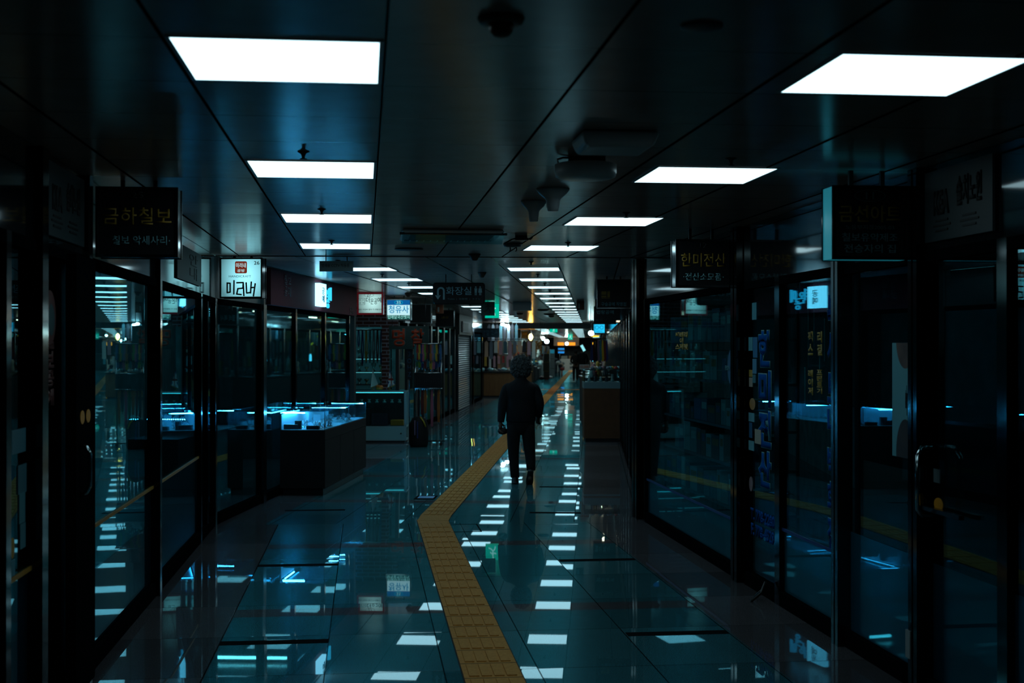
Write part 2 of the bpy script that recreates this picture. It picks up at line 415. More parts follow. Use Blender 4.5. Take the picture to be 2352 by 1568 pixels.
# ------------------------------------------------------------------ shop fronts
WN = [1, 1]
def window(F, side, u, v0, v1, low=0.0, m_low=None, stripe=None, mull=.035, header=True, m_head=None, m_frame=None, door=False, stile=None, mids=(), zt=ZT, sill=.09):
    """a bay of shop front: frame, pane, lower film, header. side +1 = wall on the left of the corridor (faces +x)"""
    i = 1 if door else 0
    t = thing('%s_%d' % (('door' if door else 'window'), WN[i]), None, 'structure', F.P(u, v0), F.rot); WN[i] += 1
    L = v1 - v0; s_ = -side; mf = m_frame or M_DARKF
    def X(a, b): return (min(s_*a, s_*b), max(s_*a, s_*b))
    mb = MB(); a, b = X(-.005, .055)
    sl = stile or mull
    mb.box(a, b, 0, sl, 0, zt+.02); mb.box(a, b, L-mull, L, 0, zt+.02)
    mb.cur = 1; mb.box(a, b, sl, L-mull, 0, sill); mb.box(a, b, sl, L-mull, zt-.03, zt+.02); mb.cur = 0
    for q in mids: mb.box(a, b, q-.02, q+.02, sill, zt-.03)
    mb.build('door_frame' if door else 'window_frame', [mf, M_SILL], t)
    a, b = X(.02, .028)
    MB().box(a, b, sl, L-mull, sill, zt-.03).build('pane', M_GLASS, t)
    if low:
        a, b = X(.03, .036)
        MB().box(a, b, sl, L-mull, sill, low).build('lower_film', m_low or M_FROST, t)
    if stripe:
        a, b = X(.012, .019)
        MB().box(a, b, sl, L-mull, low, low+.018).build('stripe', stripe, t)
    if header:
        a, b = X(.005, .05)
        MB().box(a, b, 0, L, zt+.02, HCEIL-.003).build('header_panel', m_head or M_HEADER, t)
    return t
M_ORANGE = mat('orange_tape', (.45, .22, .03), .5)
M_BLUES = mat('blue_tape', (.02, .05, .22), .5)
vl = lambda px: F1.vx(UL1, px)
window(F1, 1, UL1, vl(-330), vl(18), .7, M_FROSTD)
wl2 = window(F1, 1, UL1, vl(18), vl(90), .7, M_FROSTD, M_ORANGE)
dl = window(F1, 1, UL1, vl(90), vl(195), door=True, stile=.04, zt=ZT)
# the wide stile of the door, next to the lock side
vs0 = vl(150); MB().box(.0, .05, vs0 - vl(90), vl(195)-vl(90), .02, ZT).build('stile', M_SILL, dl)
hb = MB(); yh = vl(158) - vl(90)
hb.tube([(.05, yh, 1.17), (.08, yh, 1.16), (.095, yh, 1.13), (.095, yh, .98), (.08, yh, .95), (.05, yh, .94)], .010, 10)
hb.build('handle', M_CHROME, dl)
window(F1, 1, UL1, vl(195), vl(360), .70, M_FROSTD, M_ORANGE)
window(F1, 1, UL1, vl(360), vl(462), .70, M_FROSTD, M_ORANGE)
window(F1, 1, UL1, vl(462), F1.vY(UL1, 12.1), .0, M_FROSTD, mull=.05, stile=.06, mids=(.45,))
vl2 = lambda px: F2.vx(UL2, px)
M_PALEH = mat('pale_grey_header', (.11, .17, .18), .3)
window(F2, 1, UL2, vl2(491), vl2(605), 0, None, mull=.10, header=True, m_head=M_PALEH)
for a, b in ((605, 680), (680, 747), (747, 803)):
    window(F2, 1, UL2, vl2(a), vl2(b), .0, M_FROSTD, header=False)
# right side of the near corridor
vr = lambda px: F1.vx(UR1, px)
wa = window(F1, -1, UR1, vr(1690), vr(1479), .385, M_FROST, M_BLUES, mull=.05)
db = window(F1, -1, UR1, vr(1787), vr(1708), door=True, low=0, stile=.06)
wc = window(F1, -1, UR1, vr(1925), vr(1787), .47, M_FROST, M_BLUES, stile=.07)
wd = window(F1, -1, UR1, vr(2116), vr(1925), .62, mat('frosted_film_blue', (.06, .25, .36), .35), None, stile=.05, mull=.07)
de = window(F1, -1, UR1, vr(2305), vr(2116), .62, M_FROSTD, None, door=True, stile=.05, mull=.06)
wf = window(F1, -1, UR1, vr(2900), vr(2305), .62, M_FROSTD, None)
# mirror-bright double post between the print shop's window and its door
def post(n, F, u, v, w_, m, z1=HCEIL-.003, side=-1):
    mb = MB(); mb.box(-.045, .03, -w_/2, -w_*.1, 0, z1); mb.box(-.045, .03, w_*.1, w_/2, 0, z1); mb.box(-.02, .03, -w_*.1, w_*.1, 0, z1)
    return struct(mb.build('trim_%d' % n, m, loc=F.P(u, v), rot=F.rot))
post(16, F1, UR1, vr(1699), .15, mat('dark_mirror_post', (.06, .07, .07), .08, 1.0))
post(17, F1, UR1, vr(1934), .10, M_STEEL)
post(18, F1, UR1, vr(2116), .10, M_DARKF)
post(19, F1, UR1, vr(1467), .22, mat('bronze_post', (.07, .05, .035), .15, 1.0))
post(20, F1, UL1, vl(195), .08, M_STEEL)
post(21, F1, UL1, vl(360), .08, M_DARKF)
post(22, F1, UL1, vl(88), .10, M_DARKF)
post(23, F2, UL2, vl2(603), .12, M_STEEL)
# far corridor, right side
vv = 13.05
dr = window(F2, -1, UR2, vv, vv+1.6, door=True)
hb = MB(); hb.tube([(0, .35, 1.12), (-.06, .35, 1.1), (-.07, .35, .95), (-.06, .35, .82), (0, .35, .80)], .012, 8); hb.build('handle', M_CHROME, dr)
v = vv + 1.6
while v < 46:
    window(F2, -1, UR2, v, v+1.4, .0, None, mull=.06, m_frame=M_STEEL); v += 1.4
# far corridor, left side beyond the side passage
v = F2.vY(UL2, 23.5)
while v < 33.2:
    window(F2, 1, UL2, v, v+1.2, .0, None, mull=.10, m_frame=mat('brown_frame', (.05, .04, .038), .35)); v += 1.2

# maroon fascia with its lit sign and lettering
va, vb = vl2(609), F2.vY(UL2, 19.0)
fas = thing('shop_fascia', 'long maroon fascia board above the shop windows left of the jewellery counter', 'fascia', F2.P(UL2, va), F2.rot)
MB().box(-.1, .06, 0, vb-va, ZT+.02, HCEIL-.003).build('board', M_MAROON, fas)
M_FADED = mat('faded_print', (.11, .04, .05), .5)
text('칠보\n공예', .34, .24, M_FADED, fas, (.061, .75, 2.30), '+x')
text('칠보\n공예', .30, .10, M_FADED, fas, (.061, vb-va-.45, 2.13), '+x')
ls = thing('lit_box_sign', 'glowing white and blue letter sign mounted on the maroon fascia', 'sign', F2.P(UL2+.062, vl2(712)), F2.rot)
Ls = vl2(747) - vl2(712)
MB().box(0, .06, 0, Ls*.42, 2.12, 2.40).build('light_box', [emit('sign_white_blue', (.55, 1.5, 2.0), 1.6)], ls)
mg = emit('sign_cyan', (.04, .65, 1.1), 1.2)
text('더', Ls*.16, .15, mg, ls, (.0, Ls*.52, 2.31), '+x', depth=.02)
text('온', Ls*.16, .15, mg, ls, (.0, Ls*.68, 2.27), '+x', depth=.02)
text('공', Ls*.16, .15, mg, ls, (.0, Ls*.80, 2.19), '+x', depth=.02)
text('예', Ls*.18, .17, mg, ls, (.0, Ls*.93, 2.30), '+x', depth=.02)
text('공\n예', .14, .18, mat('sign_ink', (.05, .2, .3), .5), ls, (.061, Ls*.21, 2.26), '+x')

# side passage: brick shop facing the camera
YF = 23.4
def brick():
    m = bpy.data.materials.new('red_brick'); m.use_nodes = True; nt = m.node_tree; N = nt.nodes; L = nt.links; b = N['Principled BSDF']
    tc = N.new('ShaderNodeTexCoord'); mp = N.new('ShaderNodeMapping'); mp.inputs['Rotation'].default_value = (PI/2, 0, 0)
    br = N.new('ShaderNodeTexBrick'); br.inputs['Scale'].default_value = 1; br.inputs['Brick Width'].default_value = .21; br.inputs['Row Height'].default_value = .065
    br.inputs['Mortar Size'].default_value = .009; br.inputs['Color1'].default_value = (.12, .03, .02, 1); br.inputs['Color2'].default_value = (.09, .025, .02, 1); br.inputs['Mortar'].default_value = (.35, .3, .36, 1)
    L.new(tc.outputs['Object'], mp.inputs[0]); L.new(mp.outputs[0], br.inputs[0]); L.new(br.outputs[0], b.inputs['Base Color']); b.inputs['Roughness'].default_value = .7
    return m
M_BRICK = brick()
xr = F2.P(UL2, F2.vY(UL2, YF)).x
struct(MB().box(-7, xr, YF, YF+.15, 1.98, HCEIL-.003).build('wall_back', M_BRICK))
struct(MB().box(xr-.28, xr-.16, YF-.02, YF+.18, 0, 1.98).build('wall_back', M_BRICK))
struct(MB().box(-7, xr+.0, YF+2.4, YF+2.5, 0, HCEIL-.003).build('wall_back', M_WALLD))
struct(MB().box(-7, xr-.16, YF+.02, YF+.1, 0, .7).build('wall_back', M_WALLB))
struct(MB().box(-7.1, -7, 18, YF+2.5, 0, HCEIL-.003).build('wall_left', M_WALLB))

# ------------------------------------------------------------------ ceiling light panels
def light(F, u0, u1, v0, v1, z, label, m=M_LIGHT, grp='square light panels in the ceiling'):
    t = thing('ceiling_light', label, 'ceiling light', F.P((u0+u1)/2, (v0+v1)/2, z), F.rot, grp)
    w_, l_ = (u1-u0)/2, (v1-v0)/2; mb = MB()
    for a in ((-w_, w_, -l_, -l_+.012), (-w_, w_, l_-.012, l_), (-w_, -w_+.012, -l_+.012, l_-.012), (w_-.012, w_, -l_+.012, l_-.012)):
        mb.box(a[0], a[1], a[2], a[3], -.005, -.0005)
    mb.build('frame', M_WHITEP, t)
    MB().box(-w_+.012, w_-.012, -l_+.012, l_-.012, -.0045, -.0005).build('diffuser', m, t)
def sprinkler(F, u, v, z, label):
    mb = MB(); mb.lathe([(.026, 0), (.026, -.003), (.012, -.009), (.007, -.02), (.006, -.029), (.015, -.031), (.015, -.034)][::-1], n=14)
    tag(mb.build('sprinkler', mat('sprinkler_metal', (.03, .032, .033), .5), loc=F.P(u, v, z), rot=F.rot), label, 'sprinkler', 'ceiling sprinklers')
for k in range(4):
    for nm, u0, ex in (('left', -.535, 0.0), ('right', 1.335, 0.0)):
        v0 = 3.625 + 2.375*k
        u1 = u0 + .585
        light(F1, u0, u1, v0, v0+.59, HCEIL, 'bright square ceiling panel, %s from the camera in the %s row before the bend' % (ORD[k], nm))
        if k < 4: sprinkler(F1, (u0+u1)/2 - .02, v0 + 2.1, HCEIL, 'small sprinkler behind the %s light panel of the %s near row' % (ORD[k], nm))
ys = [13.9, 16.1, 18.2, 20.35, 22.4, 24.8, 27.0, 29.1, 31.2, 33.3, 35.4, 37.5, 39.7, 41.9, 44.1]
for k, Y in enumerate(ys):
    for nm, l0, l1 in (('left', -2.70, -2.12), ('right', -.91, -.35)):
        u0, u1 = l0*F2.c, l1*F2.c; v0 = F2.vY(u0, Y + (l0-0)*0) 
        light(F2, u0, u1, v0, v0+.6, HCEIL, 'bright ceiling panel, %s beyond the bend in the %s row' % (ORD[k], nm))
        if k < 8: sprinkler(F2, (u0+u1)/2, v0+1.3, HCEIL, 'small sprinkler behind the %s panel of the far %s row' % (ORD[k], nm))
for k in range(16):
    for nm, l0, l1 in (('left', -1.94, -1.49), ('right', -.56, -.12)):
        v0 = 49.5 + 2.8*k
        light(F3, l0, l1, v0, v0+.8, 2.30, 'dim ceiling panel beyond the ceiling beam, %s in the %s row' % (ORD[k], nm), M_LIGHTF, 'ceiling panels beyond the beam')

# ------------------------------------------------------------------ ceiling fittings
def at_ceil(px, py, z=HCEIL):      # a point of the ceiling plane
    Y = FPX*(z-HC)/(797-py); return Vector(((px-1176)/FPX*Y, Y, z))
def fit(name, prof, px, py, label, cat, m, n=28):
    mb = MB(); mb.lathe([(r, -z) for r, z in prof][::-1], n=n)
    return tag(mb.build(name, m, loc=at_ceil(px, py)), label, cat)
M_AMBER = mat('amber_dome', (.16, .07, .015), .3)
t = thing('alarm_light', 'amber dome alarm light on a round base at the top of the ceiling', 'alarm light', at_ceil(1151, 40))
MB().lathe([(.030, -.016), (.055, -.014), (.0595, -.004), (.0595, -.0005)][::1], n=28).build('base', mat('ochre_base', (.13, .085, .03), .5), t)
MB().lathe([(.004, -.052), (.018, -.048), (.028, -.038), (.032, -.026), (.032, -.014)], n=24).build('dome', M_AMBER, t)
fit('round_detector', [(.055, .0005), (.055, .006), (.03, .012), (.0, .013)], 1612, 58, 'flat round detector on the dark ceiling between the two nearest light panels', 'detector', M_GREYP)
t = thing('access_point', 'square grey box with sloping sides under the ceiling behind the round device', 'wireless router', at_ceil(1411, 311), F1.rot)
mb = MB(); a, b = .155, .132
vs = [(-a,-a,0),(a,-a,0),(a,a,0),(-a,a,0),(-b,-b,-.062),(b,-b,-.062),(b,b,-.062),(-b,b,-.062)]
vs = [(x, y, z - .0008) for x, y, z in vs]
mb.add(vs, [(0,1,2,3),(7,6,5,4),(0,4,5,1),(1,5,6,2),(2,6,7,3),(3,7,4,0)]); o = mb.build('cover', mat('device_grey', (.62, .64, .65), .4), t)
bv = o.modifiers.new('b', 'BEVEL'); bv.width = .02; bv.segments = 3
t = thing('ceiling_speaker', 'round pale disc device hanging on a black bracket under the ceiling', 'wireless router', at_ceil(1345, 360))
MB().lathe([(.135-.02, -.095), (.131, -.088), (.136, -.07), (.136, -.035), (.12, -.03)], n=36).build('disc', M_WHITEP, t)
MB().box(-.075, .085, -.04, .04, -.03, -.0008).build('bracket', M_BLACK, t)
mb = MB(); mb.tube([(-.12, -.02, -.03), (-.125, -.03, -.015), (-.1, -.02, -.006), (-.06, 0, -.005)], .005, 6); mb.build('cable', M_BLACK, t)
def cone(px, py, s, label):
    fit('cctv_camera', [(.088*s, .0008), (.086*s, .01), (.07*s, .03), (.045*s, .05), (.037*s, .06), (.034*s, .09), (.028*s, .118), (.001, .12)], px, py, label, 'ceiling nozzle', mat('device_grey2', (.5, .54, .56), .35))
cone(1270, 433, 1.0, 'larger funnel shaped fitting hanging from the ceiling beside the narrower one')
cone(1226, 461, .85, 'narrower funnel shaped fitting hanging left of the larger one')
for px, py, s, lb in ((1090, 583, .055, 'brown cone detector on the ceiling above the toilet sign'), (938, 673, .06, 'dark dome detector on the ceiling above the blue and white sign'), (1107, 625, .05, 'small brown detector on the ceiling right of the toilet sign'), (1100, 702, .0, '')):
    if s: fit('smoke_detector', [(s, .0008), (s*.95, .012), (s*.6, .04), (s*.4, .06), (.001, .062)], px, py, lb, 'detector', mat('detector_brown', (.10, .07, .055), .5))
t = thing('emergency_light', 'black box with two crooked arms on the ceiling before the fourth right panel', 'lamp', at_ceil(1197, 541))
MB().box(-.045, .045, -.03, .03, -.035, -.0008).build('body', M_BLACK, t)
for q in (-1, 1):
    mb = MB(); mb.tube([(q*.04, 0, -.02), (q*.07, 0, -.028), (q*(.125 if q < 0 else .085), 0, -.06 if q < 0 else -.01)], .006, 6); mb.build('arm', M_BLACK, t)
t = thing('ceiling_camera', 'small pale camera with wires under the ceiling just behind the black box', 'camera', at_ceil(1177, 559))
MB().lathe([(.03, -.03), (.07, -.024), (.075, -.0008)], n=20).build('mount', M_GREYP, t)
for q in (-.02, .03):
    mb = MB(); mb.tube([(q, 0, -.024), (q+.004, 0, -.05), (q-.004, 0, -.065)], .005, 6); mb.build('wire', M_BLACK, t)
fit('air_vent', [(.12, .0008), (.12, .006), (.10, .012), (.0, .012)], 939, 571, 'flat round vent disc on the ceiling behind the air conditioner', 'vent', mat('vent_dark', (.07, .075, .08), .5))
# cassette air conditioner
t = thing('air_conditioner', 'square ceiling cassette air conditioner with a grille and glass wind shield', 'air conditioner', F1.P(.62, 9.75, HCEIL), F1.rot)
mb = MB(); mb.box(-.36, .36, -.40, .40, -.03, -.0008, bev=.03); mb.build('body', mat('ac_grey', (.8, .84, .85), .4), t)
mb = MB()
for i in range(13): mb.box(-.33+.0515*i, -.33+.0515*i+.04, .25, .34, -.034, -.031)
mb.build('outlet_grille', M_BLACK, t)
mb = MB()
for i in range(9): mb.box(-.3, .3, -.27+.055*i, -.27+.055*i+.03, -.036, -.031)
mb.build('intake_grille', mat('ac_slats', (.06, .07, .075), .4), t)
T = Matrix.Translation((0, -.37, -.03)) @ Matrix.Rotation(math.radians(-20), 4, 'X')
mb = MB(); mb.box(-.36, .36, 0, .17, -.006, 0, T=T); mb.build('wind_shield', M_GLASS, t)
mb = MB(); mb.box(-.38, .38, -.012, .004, -.012, 0, T=T); mb.build('shield_clip', M_STEEL, t)

# ------------------------------------------------------------------ signs
def cord(parent, x, z0, z1, name='cord'):
    MB().tube([(x, 0, z0), (x, 0, z1)], .005, 6).build(name, M_BLACK, parent)
def signbox(name, label, F, u, v, w_, z0, z1, side, dep=.14, m_face=None, m_frame=None, frame=.015, m_side=None, group=None, cat='sign'):
    """box sign standing out from a wall; side +1 from the left wall. Origin at its lower corner at the wall"""
    t = thing(name, label, cat, F.P(u, v, z0), F.rot, group)
    h = z1 - z0; a, b = (0.03, w_) if side > 0 else (-w_, -0.03)
    MB().box(a+.004, b-.004, .004, dep-.004, .004, h-.004).build('case', m_side or M_STEEL, t)
    mb = MB()
    for y0, y1 in ((-.006, .006), (dep-.006, dep+.006)):
        mb.box(a, b, y0, y1, 0, frame); mb.box(a, b, y0, y1, h-frame, h); mb.box(a, a+frame, y0, y1, frame, h-frame); mb.box(b-frame, b, y0, y1, frame, h-frame)
    mb.build('frame', m_frame or M_STEEL, t)
    for y0, y1 in ((0, .003), (dep-.003, dep)):
        MB().box(a+frame, b-frame, y0, y1, frame, h-frame).build('face_panel', m_face or M_BLACK, t)
    for q in (.3, .7): MB().box(a + (b-a)*q-.01, a + (b-a)*q+.01, dep/2-.01, dep/2+.01, h-.004, max(h, HCEIL-z0-.0008)).build('hanger', M_BLACK, t)
    return t, (a+b)/2, b-a, h
M_SB = mat('sign_black', (.005, .006, .008), .45)
M_YEL = mat('sign_yellow', (.48, .27, .03), .5)
M_TEALT = mat('sign_pale_text', (.20, .44, .48), .5)
def rgbm(n, c, e=0.0): return mat(n, c, .5, em=c, es=e) if e else mat(n, c, .5)
# left, black sign 25
Y = 6.56
t, cx, w_, h = signbox('shop_sign', 'black hanging sign with yellow Korean name on the left, nearest the camera', F1, UL1, F1.vY(UL1, Y), .43, 2.065, 2.415, 1, m_face=M_SB, m_side=M_CHROME)
text('금하칠보', .335, .085, M_YEL, t, (cx, -.0005, .205)); text('칠보 악세사리·', .28, .045, M_TEALT, t, (cx+.02, -.0005, .085))
text('25', .06, .03, rgbm('dim_ink', (.03, .03, .035)), t, (cx, -.0005, .31))
# left, white lit sign 26
def lit(name, c, s):          # translucent face lit from a lamp inside: brighter at the lamp
    m = emit(name, c, s); nt = m.node_tree; N = nt.nodes; L = nt.links; e = N['Emission']
    tc = N.new('ShaderNodeTexCoord'); mp = N.new('ShaderNodeMapping'); mp.inputs['Location'].default_value = (-.58, 0, -.62); 
    mp.inputs['Scale'].default_value = (1.6, 0, 1.6)
    g = N.new('ShaderNodeTexGradient'); g.gradient_type = 'SPHERICAL'
    L.new(tc.outputs['Generated'], mp.inputs[0])
    sb = N.new('ShaderNodeVectorMath'); sb.operation = 'SUBTRACT'; sb.inputs[1].default_value = (.62, 0, .55); L.new(tc.outputs['Generated'], sb.inputs[0])
    sc_ = N.new('ShaderNodeVectorMath'); sc_.operation = 'MULTIPLY'; sc_.inputs[1].default_value = (1.5, 0, 1.1); L.new(sb.outputs[0], sc_.inputs[0])
    L.new(sc_.outputs[0], g.inputs[0])
    ma = N.new('ShaderNodeMath'); ma.operation = 'MULTIPLY_ADD'; ma.inputs[1].default_value = 1.3*s; ma.inputs[2].default_value = .32*s
    L.new(g.outputs['Fac'], ma.inputs[0]); L.new(ma.outputs[0], e.inputs[1])
    return m
M_LITW = lit('lit_white_26', (.36, .95, 1.08), .80)
t, cx, w_, h = signbox('shop_sign', 'lit white sign with black brush lettering and a red seal, number 26', F2, UL2, F2.vY(UL2, 12.13), .425, 2.066, 2.437, 1, m_face=M_LITW, m_frame=M_DARKF, m_side=M_DARKF)
M_INK = mat('black_ink', (.004, .005, .006), .6)
def brush(parent, strokes, cx, cz, m):
    mb = MB()
    for s_ in strokes:
        for (x0, z0), (x1, z1) in zip(s_[:-1], s_[1:]):
            d = Vector((x1-x0, z1-z0)); n_ = Vector((-d.y, d.x)).normalized()*.0065; e = d.normalized()*.004
            a = Vector((x0, z0)) - e; b = Vector((x1, z1)) + e
            mb.prism([(cx+(a+n_).x, cz+(a+n_).y), (cx+(a-n_).x, cz+(a-n_).y), (cx+(b-n_).x, cz+(b-n_).y), (cx+(b+n_).x, cz+(b+n_).y)], -.004, -.0005, 'y')
    return mb.build('brush_lettering', m, parent)
S = .0009
def st(*p): return [((x-912)*S, (665-y)*S) for x, y in p]
brush(t, [st((770,600),(770,700),(800,695),(800,605),(768,603)), st((840,578),(838,715)), st((868,600),(935,598),(932,655),(880,660),(868,715),(915,720)),
          st((935,600),(942,732)), st((965,600),(970,700)), st((970,705),(1000,700)), st((1018,592),(1010,705)), st((1012,650),(1040,648)), st((1058,610),(1040,735))], cx, .083, M_INK)
mb = MB(); mb.rbox(-.055, .055, -.055, .055, -.004, -.0005, .014, T=Matrix.Translation((cx-.0, 0, .282)) @ Matrix.Rotation(-PI/2, 4, 'X')); mb.build('seal', mat('seal_red', (.30, .05, .025), .5, em=(.4, .06, .03), es=.35), t)
text('미리내', .09, .042, emit('seal_white', (.5, .9, .95), .8), t, (cx, -.0045, .300)); text('공방', .07, .026, emit('seal_white', (.5, .9, .95), .6), t, (cx, -.0045, .252))
text('HANDICRAFT', .205, .020, mat('grey_teal_ink', (.05, .16, .17), .5, em=(.08, .3, .33), es=.35), t, (cx-.01, -.0005, .200), bold=0)
text('26', .05, .033, M_INK, t, (cx+.145, -.0005, .322))
# left, lit sign 27 with a red frame
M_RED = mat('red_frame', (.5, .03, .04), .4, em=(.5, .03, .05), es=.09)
M_LITG = lit('lit_white_27', (.50, .85, .82), .72)
t, cx, w_, h = signbox('shop_sign', 'lit white sign with a red frame, number 27, in front of the brick shop', F2, UL2-.18, F2.vY(UL2, 20.2), .43, 2.115, 2.45, 1, m_face=M_LITG, m_frame=M_RED, frame=.026, m_side=M_CHROME)
# carried on a post from the facade: it hangs further out
M_GI = mat('green_black_ink', (.008, .04, .045), .6)
text('더', .06, .08, M_GI, t, (cx-.035, -.0005, .222)); text('온', .05, .085, M_GI, t, (cx+.030, -.0005, .20)); text('공', .05, .085, M_GI, t, (cx+.085, -.0005, .20)); text('예', .065, .08, M_GI, t, (cx+.145, -.0005, .222))
text('칠보·귀금속 열쇠 키·생활장식', .36, .022, M_GI, t, (cx, -.0005, .078)); text('27', .06, .042, M_GI, t, (cx-.02, -.0005, .295), bold=0)
mb = MB(); ring(mb, cx-.02, .295, .075, .026, .003, -.004, -.0005)
for a in ((-.18,-.175,.15,.25),(-.085,-.08,.15,.25)): mb.box(cx+a[0], cx+a[1], -.004, -.0005, a[2], a[3])
mb.box(cx-.18, cx-.08, -.004, -.0005, .15, .153); mb.box(cx-.18, cx-.08, -.004, -.0005, .247, .25)
mb.build('line_drawing', M_GI, t)
for a_, b_, z_ in (('더', '은', .222), ('공', '예', .178)):
    for c_, q_ in ((a_, -.155), (b_, -.107)): text(c_, .022, .024, M_GI, t, (cx+q_, -.0005, z_), bold=0)
# sign 35
t, cx, w_, h = signbox('shop_sign', 'lit sign with blue header and big blue Korean letters, number 35', F2, UL2+.05, F2.vY(UL2, 21.6), .43, 2.055, 2.40, 1, m_face=emit('lit_white_35', (.62, 1.0, 1.08), .85), m_frame=M_CHROME, m_side=M_CHROME)
a, b = cx-w_/2+.015, cx+w_/2-.015
MB().box(a, b, -.002, -.0002, h-.095, h-.015).build('blue_header', emit('lit_blue', (.005, .13, .40), .8), t)
MB().box(a, b, -.002, -.0002, .015, .085).build('green_footer', emit('lit_green', (.005, .10, .085), .6), t)
M_LB = emit('lit_blue_text', (.0, .30, .60), .8); M_LW = emit('lit_pale_text', (.35, .85, .8), .8)
text('청유사', .33, .125, M_LB, t, (cx, -.0025, .18), bold=.012); text('컵메달국산뱃지', .36, .06, M_LW, t, (cx, -.0025, .055)); text('35', .07, .045, M_LW, t, (cx, -.0025, h-.053))
mb = MB(); ring(mb, cx, h-.054, .07, .033, .006, -.004, -.0022); mb.build('number_ring', emit('ring_cyan', (.0, .55, .75), .8), t)
# dark signs further along the left
for Y, nm in ((24.6, 'blank black sign beside the lit blue sign 35'), (28.6, 'small black sign above the shuttered shops left of the exit sign')):
    t, cx, w_, h = signbox('shop_sign', nm, F2, UL2+.02, F2.vY(UL2, Y), .43, 2.06, 2.42, 1, m_face=M_SB, m_side=M_CHROME)
    if Y > 28: text('금강', .16, .05, M_YEL, t, (cx, -.0005, .2))
# right, signs
M_TSIDE = mat('teal_translucent_side', (.06, .28, .34), .2, em=(.02, .35, .45), es=.25)
Y = 6.25
t, cx, w_, h = signbox('shop_sign', 'black sign with four yellow Korean letters on the right, nearest the camera, number 11', F1, UR1, F1.vY(UR1, Y), .415, 2.03, 2.377, -1, m_face=M_SB, m_frame=M_DARKF, m_side=M_TSIDE)
text('금선아트', .30, .08, M_YEL, t, (cx-.01, -.0005, .215)); text('노동부지정2005-03', .235, .022, mat('sign_dim_text', (.12, .25, .26), .5), t, (cx-.01, -.0005, .152), bold=0)
text('칠보유약제조', .27, .04, M_TEALT, t, (cx-.01, -.0005, .105)); text('전승자의 집', .25, .04, M_TEALT, t, (cx-.01, -.0005, .052))
text('11', .04, .035, mat('sign_dim_text', (.12, .25, .26), .5), t, (cx-.01, -.0005, .30)); mb = MB(); ring(mb, cx-.01, .30, .075, .028, .002, -.003, -.0005); mb.build('number_ring', mat('sign_dim_text', (.12, .25, .26), .5), t)
t, cx, w_, h = signbox('shop_sign', 'black sign of the print supplies shop with yellow letters, number 12', F1, UR1, F1.vY(UR1, 9.32), .43, 2.04, 2.375, -1, m_face=M_SB, m_frame=M_STEEL, m_side=M_CHROME)
text('한미전산', .32, .095, M_YEL, t, (cx, -.0005, .19)); text('·전산소모품·', .29, .052, M_TEALT, t, (cx, -.0005, .073)); text('12', .05, .035, rgbm('dim_ink', (.03, .03, .035)), t, (cx, -.0005, .295))
t, cx, w_, h = signbox('shop_sign', 'black sign with small pale writing and a yellow square mark, right of the corridor', F2, UR2, F2.vY(UR2, 15.6), .43, 2.076, 2.42, -1, m_face=M_SB, m_frame=M_CHROME, frame=.006, m_side=M_CHROME)
mb = MB()
for a in ((-.145,-.085,.16,.20),(-.145,-.085,.13,.15),(-.075,-.045,.13,.20),(-.145,-.045,.118,.124)): mb.box(cx+a[0], cx+a[1], -.003, -.0005, a[2], a[3])
mb.build('square_mark', mat('mark_yellow', (.4, .22, .03), .5), t); text('구슬공예 직영점', .29, .045, M_TEALT, t, (cx, -.0005, .05))
t, cx, w_, h = signbox('shop_sign', 'black sign seen directly below the one with the yellow mark', F2, UR2, F2.vY(UR2, 21.6), .44, 2.06, 2.40, -1, m_face=M_SB, m_side=M_CHROME); text('법랑공예', .28, .06, M_TEALT, t, (cx-.04, -.0005, .13))
t, cx, w_, h = signbox('shop_sign', 'black sign with copy service lettering just above the blue spectacles sign', F2, UR2, F2.vY(UR2, 25.4), .46, 2.06, 2.40, -1, m_face=M_SB, m_side=M_CHROME); text('열쇠 복사', .28, .12, M_TEALT, t, (cx-.04, -.0005, .13))
M_LITB = emit('lit_blue_sign', (.02, .62, 1.05), .95)
t, cx, w_, h = signbox('optician_sign', 'glowing blue sign with a drawing of spectacles', F2, UR2-.06, F2.vY(UR2, 42), .40, 2.06, 2.38, -1, m_face=M_LITB, m_side=M_LITB)
mb = MB(); md = emit('spectacle_blue', (.0, .18, .42), .6)
for q in (-.075, .075): ring(mb, cx+q, .18, .06, .06, .012, -.006, -.0005, 20)
mb.box(cx-.02, cx+.02, -.006, -.0005, .18, .192); mb.build('spectacles', md, t); text('안경콘텍트', .2, .035, md, t, (cx, -.0005, .06))
t, cx, w_, h = signbox('optician_sign', 'small yellow and green lit board just below the spectacles sign', F2, UR2-.2, F2.vY(UR2, 44), .30, 1.92, 2.04, -1, m_face=emit('lit_greenish', (.02, .16, .13), .8), m_side=M_BLACK)
text('돋보기', .2, .035, emit('lit_yellow', (1.0, .65, .02), 1), t, (cx, -.0005, .085)); MB().box(cx-.12, cx+.1, -.003, -.0005, .02, .05).build('white_bar', emit('lit_bar', (.4, 1, .95), .9), t)
